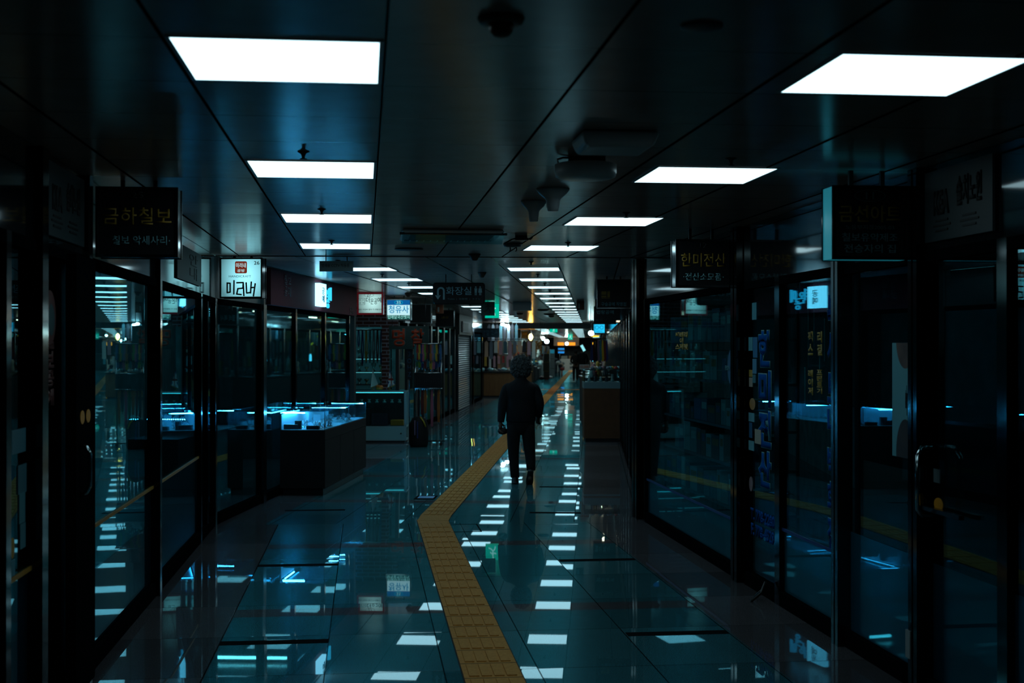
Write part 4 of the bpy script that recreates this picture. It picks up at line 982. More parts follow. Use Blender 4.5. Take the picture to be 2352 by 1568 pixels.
for j, (x, w_, h, c) in enumerate(((.1,.3,.28,(.008,.01,.012)),(.42,.28,.2,(.02,.03,.05)),(.75,.22,.09,(.4,.24,.02)))):
    tag(MB().box(0, w_, 0, .25, 0, h, bev=.01).build('stored_box', mat('stored_%d' % j, c, .6), loc=(xs0+x, Ys+.12, .28)), '%s inside the lower part of the aluminium showcase' % ['large black box', 'dark blue box', 'low yellow bundle'][j], 'box')
# things on the showcase
ZS = Hs + .0085
def flag(x, lean, label, uk):
    t = thing('table_flag', label, 'flag', (x, Ys+.2, ZS)); MB().lathe([(.03, 0), (.028, .008), (.005, .014)], n=16).build('foot', mat('gold_foot', (.35, .22, .05), .35, .6), t)
    mb = MB(); mb.tube([(0, 0, .01), (0, 0, .36)], .004, 6); mb.build('pole', mat('gold_foot', (.35, .22, .05), .35, .6), t)
    mb = MB(); P = [(0, .35), (.0, .33), (lean*.12, .10), (lean*.02, .0), (-lean*.04, .02)]
    n = 8; vs = []; fs = []
    for i in range(n+1):
        f = i/n; z = .35 - .31*f
        for k_ in range(4): vs.append((lean*(-.035*f + (k_/3)*.13*f), -.012 - .012*math.sin(k_*2.1+f*3), z + (k_/3)*.05*f*(1 if k_ else 0)))
    for i in range(n):
        for k_ in range(3): fs.append((i*4+k_, i*4+k_+1, i*4+k_+5, i*4+k_+4))
    vs2 = [(a, b+.004, c) for a, b, c in vs]; m_ = len(vs)
    mb.add(vs, fs, True); mb.add(vs2, [tuple(reversed(f)) for f in fs], True)
    if uk:
        m = bpy.data.materials.new('union_flag_cloth'); m.use_nodes = True; nt = m.node_tree; N = nt.nodes; L = nt.links
        tc = N.new('ShaderNodeTexCoord'); sp = N.new('ShaderNodeSeparateXYZ'); L.new(tc.outputs['Generated'], sp.inputs[0])
        def mm(op, a, b_=None):
            q = N.new('ShaderNodeMath'); q.operation = op
            for i_, x_ in enumerate((a, b_)):
                if x_ is None: continue
                if isinstance(x_, (int, float)): q.inputs[i_].default_value = x_
                else: L.new(x_, q.inputs[i_])
            return q.outputs[0]
        X_, Z_ = mm('SUBTRACT', sp.outputs[0], .5), mm('SUBTRACT', sp.outputs[2], .45)
        cr = mm('MINIMUM', mm('ABSOLUTE', X_), mm('ABSOLUTE', Z_)); di = mm('MINIMUM', mm('ABSOLUTE', mm('SUBTRACT', X_, Z_)), mm('ABSOLUTE', mm('ADD', X_, Z_)))
        d1 = mm('MULTIPLY', mm('LESS_THAN', mm('MINIMUM', cr, di), .12), 1.0); d2 = mm('LESS_THAN', cr, .06)
        def mx(f, a, b_):
            q = N.new('ShaderNodeMix'); q.data_type = 'RGBA'; L.new(f, q.inputs[0])
            for i_, x_ in ((6, a), (7, b_)):
                if isinstance(x_, tuple): q.inputs[i_].default_value = (*x_, 1)
                else: L.new(x_, q.inputs[i_])
            return q.outputs[2]
        L.new(mx(d2, mx(d1, (.03, .06, .25), (.8, .8, .85)), (.35, .03, .02)), N['Principled BSDF'].inputs['Base Color'])
    else: m = mat('white_flag_cloth', (.6, .85, .88), .7)
    mb.build('cloth', m, t)
    mb = MB(); mb.tube([(lean*-.035, -.014, .035), (lean*.01, -.02, .045), (lean*.05, -.02, .06), (lean*.095, -.02, .09)], .006, 5); mb.build('fringe', mat('gold_fringe', (.5, .28, .04), .7), t)
flag(-2.39, 1, 'white table flag with gold fringe on the aluminium showcase', False)
flag(-2.10, 1, 'red, white and blue crossed table flag on the aluminium showcase', True)
t = thing('orange_ornament', 'small round orange ornament on the aluminium showcase between the flags', 'ornament', (-2.27, Ys+.14, ZS))
mb = MB()
for a in range(8):
    mb.ball((.035*math.cos(a*PI/4), .035*math.sin(a*PI/4), .04), .032, .032, .04, 8, 6)
mb.build('body', mat('orange_glaze', (.6, .18, .02), .4), t); MB().lathe([(.008, .07), (.006, .095)], n=8).build('stem', mat('green_stem', (.04, .12, .03), .6), t)
# cabinet row and goods behind the brick front
sh = shelf_unit(F0, -3.9, -2.2, YF+.5, YF+.9, [.5, .95, 1.18, 1.42], 'long glass shelf rack inside the brick shop')
for zi, z in enumerate((.95, 1.18, 1.42)):
    for j in range(12):
        r_ = random.uniform(.03, .05); hh = random.uniform(.08, .16)
        o = MB().lathe([(r_*.8, 0), (r_*.3, hh*.25), (r_*.3, hh*.4), (r_, hh*.8), (r_*.8, hh)], n=10).build('trophy', mat('trophy_%d' % (j % 2), [(.3,.5,.5),(.5,.45,.3)][j % 2], .15, .7), None, (-3.8+.13*j, YF+.62, z+.001)); tag(o, 'small trophy on the %s shelf inside the brick shop' % ['lowest', 'middle', 'top'][zi], 'trophy', 'trophies on the %s shelf' % ['lowest', 'middle', 'top'][zi])
for i, z in enumerate((1.165, 1.405)):
    tag(MB().tube([(-3.7, YF+.45, z), (-2.35, YF+.45, z)], .006, 6).build('shelf_light', emit('cyan_tube', (.15, .8, .9), .5), loc=(0, 0, 0)), '%s thin glowing tube along the shelf edge inside the brick shop' % ['lower', 'upper'][i], 'lamp')
LC_ = {'red': (.30, .02, .015), 'dark blue': (.01, .025, .14), 'pink': (.45, .12, .2), 'lime green': (.14, .28, .02), 'dark red': (.12, .012, .01), 'black': (.008, .009, .012), 'orange': (.40, .12, .02), 'lilac': (.24, .15, .26), 'teal': (.03, .18, .20), 'yellow': (.5, .34, .02), 'green': (.02, .16, .07), 'blue': (.03, .14, .35), 'grey': (.2, .23, .25), 'dark green': (.01, .06, .03)}
def lanyard(cn, x, y, z, Ln, w_, label, group, wide=.012):
    t = thing('lanyard', label, 'lanyard', (x, y, z), 0, group)
    m = mat('ribbon_' + cn.replace(' ', '_'), LC_[cn], .6); mb = MB()
    for q in (-1, 1):
        mb.add([(q*.003-wide/2, -.002, 0), (q*.003+wide/2, -.002, 0), (q*w_+wide/2, -.004, -Ln*.55), (q*w_-wide/2, -.004, -Ln*.55), (q*.004+wide/2, -.003, -Ln), (q*.004-wide/2, -.003, -Ln),
                (q*.003-wide/2, .002, 0), (q*.003+wide/2, .002, 0), (q*w_+wide/2, .001, -Ln*.55), (q*w_-wide/2, .001, -Ln*.55), (q*.004+wide/2, .001, -Ln), (q*.004-wide/2, .001, -Ln)],
               [(0,1,2,3),(3,2,4,5),(7,6,9,8),(8,9,11,10),(0,6,7,1),(1,7,8,2),(2,8,10,4),(6,0,3,9),(9,3,5,11),(5,4,10,11)])
    mb.build('ribbon', m, t); MB().box(-.008, .008, -.004, .004, -Ln-.035, -Ln).build('clip', M_CHROME, t)
hr = thing('hanging_rail', 'straight rail of hanging ribbons behind the brick front', 'rail', (0, YF+.25, 1.93)); MB().tube([(-3.3, 0, 0), (-2.22, 0, 0)], .012, 8).build('rail', M_STEEL, hr)
for q in (-3.25, -2.27): MB().tube([(q, 0, .01), (q, 0, HCEIL-1.93-.001)], .006, 6).build('rod', M_STEEL, hr)
for i in range(15):
    cn = ['dark blue', 'teal', 'grey', 'blue', 'black', 'orange', 'dark green', 'blue', 'dark blue', 'yellow', 'teal', 'grey', 'dark red', 'blue', 'black'][i]
    lanyard(cn, -3.2+.067*i, YF+.25, 1.918, random.choice((.28, .55, .6)), .018, '%s ribbon hanging on the rail behind the brick front' % cn, 'ribbons behind the brick front', .02)
# green name-plate sign board
Y = 22.35; t = thing('name_plate_sign', 'dark green board with big red Korean letters above the lanyard rack', 'sign', ((939-1176)/FPX*Y, Y, 1.585)); ww, hh = .67, .39
MB().box(-ww/2, ww/2, 0, .03, 0, hh).build('board', mat('board_green', (.006, .035, .03), .5), t)
MRD = mat('letter_red', (.55, .06, .02), .5); MED = mat('letter_edge_pale', (.14, .25, .25), .5)
text('명', .235, .32, MED, t, (-.175, -.0005, hh/2+.0), bold=.05, depth=.001); text('찰', .235, .32, MED, t, (.145, -.0005, hh/2+.0), bold=.05, depth=.001)
text('명', .215, .30, MRD, t, (-.175, -.0018, hh/2+.0), bold=.028); text('찰', .215, .30, MRD, t, (.145, -.0018, hh/2+.0), bold=.028)
for q in (-.28, .28): cord(t, q, hh, HCEIL-1.585-.0008)
# panel board with vertical letters beside the rack
t = thing('vertical_sign', 'narrow dark board with faint blue vertical letters left of the lanyard rack', 'sign', ((940-1176)/FPX*22.5, 22.5, 1.07)); MB().box(-.06, .06, 0, .02, 0, .52, bev=.01).build('board', M_SB, t)
text('3\nO\nH\nZ', .07, .42, mat('ink_blue_dim', (.02, .10, .18), .5), t, (0, -.0005, .26)); MB().box(-.008, .008, .004, .016, -.15, 0).build('leg', M_STEEL, t)
MB().box(-.07, .07, -.05, .07, -1.07+.0, -1.06).build('foot', M_STEEL, t); MB().box(-.008, .008, .004, .016, -1.06, -.15).build('leg', M_STEEL, t)
# lanyard rack on castors
Yr = 22.1; X0, X1 = (951-1176)/FPX*Yr, (1016-1176)/FPX*Yr; xm = (X0+X1)/2
t = thing('lanyard_rack', 'wheeled rack hung with two tiers of coloured lanyards', 'rack', (xm, Yr, 0)); hw = (X1-X0)/2
for q in (-hw+.02, hw-.02): MB().tube([(q, 0, .06), (q, 0, 1.68)], .011, 8).build('post', M_CHROME, t)
for z in (1.675, 1.19, .93): MB().tube([(-hw, -.06 if z > 1 else -.02, z), (hw, -.06 if z > 1 else -.02, z)], .010, 8).build('rail', M_CHROME, t)
MB().tube([(-hw, -.055, 1.66), (-hw+.02, .0, 1.64)], .008, 6).build('bracket', M_CHROME, t)
MB().box(-hw-.02, hw+.05, -.16, -.13, .06, .08).build('base_bar', M_BLACK, t); MB().box(-hw+.01, -hw+.03, -.15, .15, .06, .08).build('base_bar', M_BLACK, t); MB().box(hw-.03, hw-.01, -.15, .15, .06, .08).build('base_bar', M_BLACK, t)
for q in ((-hw+.02, -.14), (hw-.02, -.14), (-hw+.02, .14), (hw-.02, .14)):
    MB().lathe([(.026, -.012), (.028, -.006), (.028, .006), (.026, .012)], n=14, T=Matrix.Translation((q[0], q[1], .028)) @ Matrix.Rotation(PI/2, 4, 'Y')).build('castor', M_BLACK, t)
top = ['teal', 'red', 'yellow', 'dark blue', 'pink', 'lime green', 'dark red', 'black', 'orange', 'lilac', 'teal', 'yellow', 'black', 'blue']
for i, cn in enumerate(top):
    lanyard(cn, xm-hw+.03+(2*hw-.06)*i/13, Yr-.06, 1.667, random.uniform(.24, .30), .012, '%s lanyard on the top rail of the wheeled rack' % cn, 'lanyards on the top rail', .022)
for i, cn in enumerate(['green', 'lime green', 'dark blue', 'dark red', 'teal', 'yellow', 'pink', 'dark blue', 'blue']):
    lanyard(cn, xm-hw+.05+(2*hw-.1)*i/8, Yr-.035, 1.50, random.uniform(.20, .26), .012, '%s lanyard hanging low behind the top row of the wheeled rack' % cn, 'lanyards behind the top row', .026)
for i in range(12): lanyard('black', xm-hw+.03+(2*hw-.06)*i/11, Yr-.06, 1.182, .24, .016, 'black lanyard on the middle rail of the wheeled rack', 'black lanyards on the middle rail', .03)
for i, cn in enumerate(['black', 'dark red', 'orange', 'green', 'pink', 'black', 'orange']):
    lanyard(cn, xm-hw+.08+(2*hw-.14)*i/6, Yr-.02, .922, [.45, .42, .4, .5, .62, .35, .55][i], .012, '%s long strap on the bottom rail of the wheeled rack' % cn, 'straps on the bottom rail', .026)
# black covered bundle in front
t = thing('covered_bag', 'bulky black cloth bag with a yellow strap at the foot of the lanyard rack', 'bag', ((962-1176)/FPX*21.6, 21.6, 0))
mb = MB(); mb.lathe([(.135, 0), (.155, .05), (.16, .25), (.15, .38), (.11, .46), (.05, .49), (.02, .50)], n=20, T=Matrix.Scale(.95, 4, (0, 1, 0))); mb.build('body', mat('black_cloth', (.006, .006, .008), .8), t)
MB().tube([(.03, -.09, .49), (.085, -.13, .42), (.12, -.13, .33)], .012, 6).build('strap', mat('yellow_tape', (.5, .36, .03), .6), t)
MB().box(-.06, -.045, -.165, -.160, .2, .44).build('stripe', mat('ribbon_lilac', (.24, .15, .26), .6), t); MB().box(-.02, .0, -.168, -.162, .15, .42).build('stripe', mat('ribbon_dark_blue', (.01, .025, .14), .6), t)

# ------------------------------------------------------------------ roller shutter and the shops after it
v0, v1 = F2.vY(UL2, 33.4), F2.vY(UL2, 36.9)
t = thing('door_%d' % WN[1], None, 'structure', F2.P(UL2, v0), F2.rot); WN[1] += 1
prof = []; nz = 34
for k in range(nz*2+1): prof.append((.02 if k % 2 else 0.0, 1.93*k/(nz*2)))
mb = MB(); mb.prism([(-.03, 0)] + prof + [(-.03, 1.93)], 0, v1-v0, 'y'); mb.build('shutter_curtain', mat('shutter_grey', (.17, .22, .25), .4), t)
MB().box(-.03, .06, -.06, 0, 0, 2.05).build('guide_rail', M_STEEL, t); MB().box(-.03, .06, v1-v0, v1-v0+.06, 0, 2.05).build('guide_rail', M_STEEL, t)
MB().box(-.1, .09, -.1, v1-v0+.1, 1.94, HCEIL-.003).build('shutter_box', mat('box_brown', (.05, .055, .055), .5), t)
t = thing('picture_board', 'small framed board with brown pictures above the roller shutter', 'board', F2.P(UL2+.1, v0+.4, 2.0), F2.rot)
MB().box(0, .03, 0, 2.4, 0, .28).build('frame', mat('pale_frame', (.22, .2, .2), .5), t); MB().box(.03, .033, .1, 1.5, .03, .25).build('pictures', noisy('dark_pictures', (.01, .008, .007), (.08, .045, .03), 4, .5), t)
window(F2, 1, UL2, v1+.1, v1+1.4, 0, None, mull=.08)
window(F2, 1, UL2, v1+1.4, v1+4.4, 1.0, M_FROSTD, mull=.08)

# ------------------------------------------------------------------ stalls along the far left
Y = 43.0; x0 = (1097-1176)/FPX*Y; x1 = x0 + 1.75
x0_st = x0
M_WOODB = noisy('brown_wood', (.26, .11, .035), (.32, .14, .045), 14, .5, stretch=(1, 1, .2))
t = thing('stall_counter', 'brown wooden stall counter left of the walking person', 'counter', (x0, Y, 0))
MB().box(0.2, x1-x0, 0, .9, .05, .79).build('panel', M_WOODB, t); MB().box(0, .2, .02, .9, .05, .79).build('side_panel', mat('dark_side', (.03, .014, .007), .5), t); MB().box(-.02, x1-x0+.02, -.03, .93, .79, .83).build('top', M_BLACK, t); MB().box(.04, x1-x0-.04, .05, .86, 0, .05).build('plinth', M_BLACK, t)
cols = [(.45,.75,.8),(.07,.16,.2),(.75,.48,.34),(.6,.33,.38),(.15,.5,.6),(.8,.8,.76),(.45,.05,.04),(.02,.02,.03),(.2,.23,.28),(.75,.5,.1)]
cn_ = ['pale blue','dark teal','tan','dusty pink','teal','white','dark red','black','slate','ochre']
def heap(name, x, y, z, s, ci, label, group):
    mb = MB(); mb.ball((0, 0, s*.5), s, s*.8, s*.5, 10, 6)
    for v_i in range(len(mb.v)):
        a, b, c = mb.v[v_i]; k_ = 1 + .25*math.sin(a*60/s*.05 + c*40 + b*33); mb.v[v_i] = (a*k_, b*k_, max(0, c*k_))
    return tag(mb.build(name, mat('goods_%d' % ci, cols[ci], .7), loc=(x, y, z)), label, 'goods', group)
for i in range(11):
    ci = [0,7,0,5,8,0,5,1,0,5,4][i]
    heap('folded_goods', x0+.12+.15*i, Y+.2+.1*(i % 3), .831, random.uniform(.07, .12), ci, '%s bundle of goods on the brown stall counter' % cn_[ci], 'bundles on the brown stall counter')
def garment(x, y, zt, h, w_, ci, label, group, nm='hanging_garment', cat='garment'):
    mb = MB(); ht = w_*.5
    pr = [(-w_*.12, 0), (w_*.12, 0), (w_*.5, -h*.1), (w_*.46, -h*.55), (w_*.5, -h), (-w_*.5, -h), (-w_*.46, -h*.55), (-w_*.5, -h*.1)]
    mb.prism(pr, -w_*.14, w_*.14, 'y'); 
    t = thing(nm, label, cat, (x, y, zt), 0, group); mb.build('cloth', mat('goods_%d' % ci, cols[ci], .7), t)
    MB().tube([(0, 0, 0), (0, 0, .04), (.015, 0, .055)], .004, 5).build('hook', M_CHROME, t)
r = thing('hanging_rail', 'upper rail of hanging garments over the brown stall counter', 'rail', (x0, Y+.5, 1.88)); MB().tube([(0, 0, 0), (x1-x0+.4, 0, 0)], .014, 6).build('rail', M_STEEL, r)
for q in (.05, x1-x0+.3): MB().tube([(q, 0, 0), (q, 0, HCEIL-1.881)], .01, 6).build('rod', M_STEEL, r)
for i in range(12):
    ci = [7,2,8,5,3,1,3,8,2,7,3,5][i]
    garment(x0+.12+.155*i, Y+.5, 1.82, random.uniform(.35, .6), .12, ci, '%s garment hanging over the brown stall counter' % cn_[ci], 'garments over the brown stall counter')
r = thing('hanging_rail', 'lower rail of socks and stockings behind the brown stall counter', 'rail', (x0, Y+.75, 1.40)); MB().tube([(0, 0, 0), (x1-x0+.4, 0, 0)], .012, 6).build('rail', M_STEEL, r)
for q in (-.0, x1-x0+.4): MB().tube([(q, 0, 0), (q, 0, -.57)], .01, 6).build('rod', M_STEEL, r)
for i in range(13):
    ci = [2,9,5,3,3,6,3,5,3,0,5,7,4][i]
    garment(x0+.1+.145*i, Y+.75, 1.34, random.uniform(.2, .4), .08, ci, '%s pair of stockings on the lower rail' % cn_[ci], 'stockings behind the brown stall counter', 'hanging_stockings', 'stockings')
for i in range(8):   # slanting dark banners above
    ci = [7,8,7,1,7,8,7,1][i]
    garment(x0+.35+.13*i, Y+1.6, 2.39, .55, .1, ci, '%s scarf hanging high in the stall' % cn_[ci], 'scarves high in the stall', 'scarf', 'scarf')
t = thing('stall_sign', 'dark blue board with faint letters hanging over the brown stall', 'sign', (x0-.02+.1, Y-.2, 1.93)); MB().box(0, .62, 0, .04, 0, .30).build('board', mat('board_blue', (.02, .05, .075), .5), t)
text('양말 모자', .5, .18, mat('ink_blue2', (.05, .14, .2), .5), t, (.31, -.0005, .15)); cord(t, .1, .30, HCEIL-1.931); cord(t, .5, .30, HCEIL-1.931)
for i, (px, py) in enumerate(((1155, 740), (1164, 744))):
    Yq = 44.0+i*.5; q = Vector(((px-1176)/FPX*Yq, Yq, 2.37-.03*i)); t = thing('pendant_lamp', '%s glowing white lamp over the stalls on the left' % ['upper', 'lower'][i], 'lamp', q)
    mb = MB(); mb.ball((0, 0, 0), .07, .07, .04); mb.build('shade', emit('lamp_white', (.9, 1.4, 1.5), 80), t); zc = (2.30 if F2.P(0, 47.4).y < Yq else HCEIL); MB().tube([(0, 0, .04), (0, 0, max(.06, zc-q.z-.001))], .006, 5).build('cord', M_BLACK, t)
# golden garlands, dressed stand and piled goods
def place(px, py, Y): return Vector(((px-1176)/FPX*Y, Y, HC-(py-797)/FPX*Y))
for i in range(14):
    q = place(1204+3.0*i, 783+((i*5) % 7), 56 + (i % 3)*.3); h = (.55 + .25*math.sin(i)) 
    mb = MB(); n_ = int(h/.075)
    for j in range(n_): mb.ball((.012*math.sin(j*2+i), .012*math.cos(j*3), -j*.075), .042, .042, .045, 6, 4)
    mb.tube([(0, 0, 0), (0, 0, 2.299-q.z)], .006, 5)
    tag(mb.build('garland', noisy('golden_goods', (.30, .14, .015), (.16, .06, .01), 40, .6), loc=q), 'golden orange garland of beads hanging in the stall behind the bulb', 'garland', 'golden garlands')
def cabinet(name, px0, px1, pyt, pyb, label, m, cat='cabinet', dep=.6, extra=None):
    Y = FPX*HC/(pyb-797); a, b = (px0-1176)/FPX*Y, (px1-1176)/FPX*Y; h = HC-(pyt-797)/FPX*Y
    t = thing(name, label, cat, (a, Y, 0)); W_ = b-a
    MB().box(0, W_, 0, dep, .06, h).build('body', m, t); MB().box(.03, W_-.03, .04, dep-.04, 0, .06).build('plinth', M_BLACK, t)
    n_ = 3; mb = MB()
    for k in range(1, n_): mb.box(.02, W_-.02, -.004, 0, h*k/n_-.008, h*k/n_+.008)
    mb.build('edge_strip', extra or M_BLACK, t)
    return t, W_, h, Y
cabinet('display_rack', 1249, 1262, 812, 872, 'dark yellow-topped rack in the middle distance left of the white pillar', mat('rack_dark', (.03, .025, .01), .5), extra=mat('rack_yellow', (.25, .17, .02), .5))
t, W_, h, Y = cabinet('display_rack', 1263, 1274, 802, 868, 'narrow pale cabinet beside the corridor in the distance', mat('cabinet_pale', (.20, .24, .25), .5))
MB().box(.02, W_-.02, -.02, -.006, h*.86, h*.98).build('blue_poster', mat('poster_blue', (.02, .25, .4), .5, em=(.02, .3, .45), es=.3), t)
for i in range(7):
    q = place(1276+(i*5) % 17, 826+(i*7) % 30, 72+i*.4); s_ = .14; z = max(q.z, s_*.7)
    mb = MB(); mb.ball((0, 0, 0), s_, s_*.8, s_*.7, 8, 6); mb.tube([(0, 0, -s_*.5), (0, 0, -z)], .03, 6)
    ci = [7,5,7,6,7,8,2][i]; tag(mb.build('stacked_goods', mat('goods_%d' % ci, cols[ci], .7), loc=(q.x, q.y, z)), '%s item stacked on the floor before the white far counter' % cn_[ci], 'goods', 'goods stacked before the far counter')
for i in range(9):
    q = place(1232+(i*4), 868+(i*5) % 14, 66+(i % 3)); s_ = .13
    mb = MB(); mb.ball((0, 0, s_*.6), s_, s_, s_*.6, 8, 6); ci = [2,5,3,7,2,5,6,3,5][i]; tag(mb.build('floor_goods', mat('goods_%d' % ci, cols[ci], .7), loc=(q.x, q.y, 0.0)), '%s bundle lying on the floor at the edge of the crowded stall' % cn_[ci], 'goods', 'bundles on the floor by the stall')
# signs over the stalls
for px0, px1, y0, y1, Y, m, lb in ((1163,1196,757,776,48.3,mat('sign_olive',(.10,.075,.015),.5),'wide olive sign board above the stalls'),(1197,1213,760,777,52,mat('sign_darkolive',(.03,.03,.01),.5),'small dark sign with yellow writing beside the hanging bulb')):
    a = place(px0, y1, Y); b = place(px1, y0, Y); t = thing('stall_sign', lb, 'sign', a); MB().box(0, b.x-a.x, 0, .05, 0, b.z-a.z).build('board', m, t)
    text('수공예', (b.x-a.x)*.6, (b.z-a.z)*.35, M_YEL, t, ((b.x-a.x)/2, -.0005, (b.z-a.z)*.6)); cord(t, (b.x-a.x)/2, b.z-a.z, 2.299-a.z)
# the hanging yellow bulb
q = place(1219, 774, 50.0); t = thing('pendant_lamp', 'bright warm yellow bulb hanging in the middle of the corridor above the stalls', 'lamp', q)
mb = MB(); mb.ball((0, 0, 0), .075, .075, .12); mb.build('bulb', emit('bulb_warm', (5.0, 2.6, .45), 12), t); MB().tube([(0, 0, .11), (0, 0, 2.299-q.z)], .006, 5).build('cord', M_BLACK, t)
for i, (px, py, Y) in enumerate(((1247,777,70),(1256,784,70),(1302,789,90),(1358,765,42.6),(1301,771,75))):
    q = place(px, py, Y); t = thing('pendant_lamp', ['left one of two cold lamps behind the yellow bulb', 'right one of two cold lamps behind the yellow bulb', 'round white lamp in front of the orange band at the far end', 'round white lamp beside the blue spectacles sign', 'small white lamp beside the far blue green exit sign'][i], 'lamp', q)
    rr = [.10,.12,.10,.09,.06][i]; mb = MB(); mb.ball((0, 0, 0), rr, rr, rr*.9); mb.build('globe', emit('lamp_cold', (.8, 1.4, 1.4), 26) if i != 2 else emit('lamp_far', (1, 1.3, 1.2), 160), t); top_ = 2.299 if Y > 47.5 else HCEIL-.001
    MB().tube([(0, 0, rr*.8), (0, 0, top_-q.z)], .008, 5).build('cord', M_BLACK, t)

# unseen tube lamps that brighten the shop interiors
M_TUBE = emit('shop_tube', (.35, 1.1, 1.25), 14.0)
def tube_lamp(F, u, v, z, L, label, m=M_TUBE, across=False):
    t = thing('tube_lamp', label, 'lamp', F.P(u, v, z), F.rot)
    a = (-L/2, L/2, -.02, .02) if across else (-.02, .02, -L/2, L/2)
    MB().box(*a, 0, .03).build('tube', m, t); MB().box(*[q*1.3 if abs(q) < .1 else q*1.02 for q in a], .0305, .06).build('fitting', M_GREYP, t)
    top = HCEIL if F.P(u, v).y < 47 else 2.3
    if top-z > .07: MB().box(-.005, .005, -.005, .005, .06, top-z-.001).build('rod', M_BLACK, t)
tube_lamp(F1, UR1+1.75, vr(1600), 2.39, 1.0, 'tube lamp inside the print shop under its ceiling')
tube_lamp(F1, UR1+1.9, vr(1860), 2.39, .5, 'unseen tube lamp added to brighten the room beside the print shop door', emit('shop_fill_dim', (.25, .9, 1.05), 3.5))
tube_lamp(F2, -4.6, F2.vY(-4.6, 15.0), 2.39, 1.1, 'nearer tube lamp inside the shop under the maroon fascia', across=True)
tube_lamp(F2, -4.6, F2.vY(-4.6, 17.6), 2.39, 1.1, 'farther tube lamp inside the shop under the maroon fascia', across=True)
tube_lamp(F2, -4.7, 13.1, 2.39, .6, 'unseen tube lamp added to brighten the left shop corner behind sign 26', emit('shop_fill_dim', (.25, .9, 1.05), 3.5), True)
tube_lamp(F0, -3.0, YF+1.2, 2.38, 1.0, 'unseen tube lamp added to brighten the brick shop', across=True)
tube_lamp(F1, -3.2, 9.5, 2.39, .4, 'dim unseen tube lamp added to brighten the left shop behind its glass', emit('shop_fill_dim', (.25, .9, 1.05), 3.5))
# crowded stalls along both sides of the farther corridor
M_TUBE2 = emit('stall_fill', (1.2, 1.6, 1.6), 30.0)  # the stall tubes are lamps added to brighten the far goods
for q in (28, 33.5, 39): tube_lamp(F2, UR2-.25, q, 2.36, .8, '%s tube lamp added to brighten the right stall counters' % {28: 'nearest', 33.5: 'middle', 39: 'farthest'}[q], emit('stall_fill_warm', (1.5, 1.3, .9), 5.0))
BR = [(.55,.75,.78),(.65,.6,.55),(.10,.3,.38),(.55,.35,.3),(.7,.7,.66),(.5,.3,.05),(.35,.03,.03),(.03,.04,.05),(.45,.25,.32),(.15,.2,.28)]
bn = ['pale blue','cream','teal','peach','white','ochre','red','black','pink','slate']
for side, Ys_ in (('left', [49.5+4.1*k for k in range(10)]), ('right', [47.6, 51.6, 55.8])):
    for k, Yk in enumerate(Ys_):
        sg = 1 if side == 'left' else -1; uw = UL2 if side == 'left' else UR2+.15
        nm = '%s stall on the %s beyond the beam' % (ORD[k], side)
        v0 = F2.vY(uw, Yk); hc_ = random.uniform(.55, .85); dep = .75 if side == 'left' else .45
        t = thing('stall_counter', 'counter of the ' + nm, 'counter', F2.P(uw, v0), F2.rot); xa_, xb_ = sorted((0, sg*dep))
        cc = random.choice([(.30,.34,.35),(.12,.07,.04),(.2,.17,.05),(.06,.07,.08)])
        MB().box(xa_, xb_, 0, 2.6, .05, hc_).build('cabinet', mat('stall_c%d' % int(cc[0]*100), cc, .5), t); MB().box(xa_+.04, xb_-.04, .05, 2.55, 0, .05).build('plinth', M_BLACK, t)
        if side == 'left':
            MB().box(-.12, -.1, -.3, 3.6, 0, 2.299).build('back_panel', mat('stall_back', (.16, .15, .13), .6), t)
        else: MB().box(.1, .12, -.3, 3.6, 0, 2.299).build('back_panel', mat('stall_back', (.16, .15, .13), .6), t)
        for j in range(9):
            ci = random.randrange(10); s_ = random.uniform(.07, .14)
            q = F2.P(uw + sg*random.uniform(.12, dep-.1), v0 + .2 + .27*j, hc_+.001)
            mb = MB(); mb.ball((0, 0, s_*.9), s_, s_*.8, s_*.9, 8, 6)
            tag(mb.build('stall_item', mat('bright_%d' % ci, BR[ci], .6), loc=q), '%s article on the counter of the %s' % (bn[ci], nm), 'merchandise', 'articles on the ' + nm)
        rz = 1.72; t = thing('hanging_rail', 'rail of hanging wares over the ' + nm, 'rail', F2.P(uw + sg*dep*.55, v0, rz), F2.rot)
        MB().tube([(0, 0, 0), (0, 2.6, 0)], .012, 6).build('rail', M_STEEL, t)
        for q in (.02, 2.58): MB().tube([(0, q, .013), (0, q, 2.2998-rz)], .008, 5).build('rod', M_STEEL, t)
        for j in range(8):
            ci = random.randrange(10); h = random.uniform(.3, .65); q = F2.P(uw + sg*dep*.55, v0+.2+.3*j, rz-.011)
            mb = MB(); w_ = random.uniform(.1, .17); mb.prism([(-w_*.2, 0), (w_*.2, 0), (w_, -.06), (w_*.8, -h), (-w_*.8, -h), (-w_, -.06)], -.03, .03, 'y')
            tag(mb.build('hanging_ware', mat('bright_%d' % ci, BR[ci], .7), loc=q), '%s piece hanging over the %s' % (bn[ci], nm), 'garment', 'wares hanging over the ' + nm)
        if k % 3 == 1: tube_lamp(F2, uw + sg*.35, v0+1.0, 2.2, .45, 'tube lamp added to brighten the ' + nm, M_TUBE2)  # added lamp near the wall that brightens every third stall

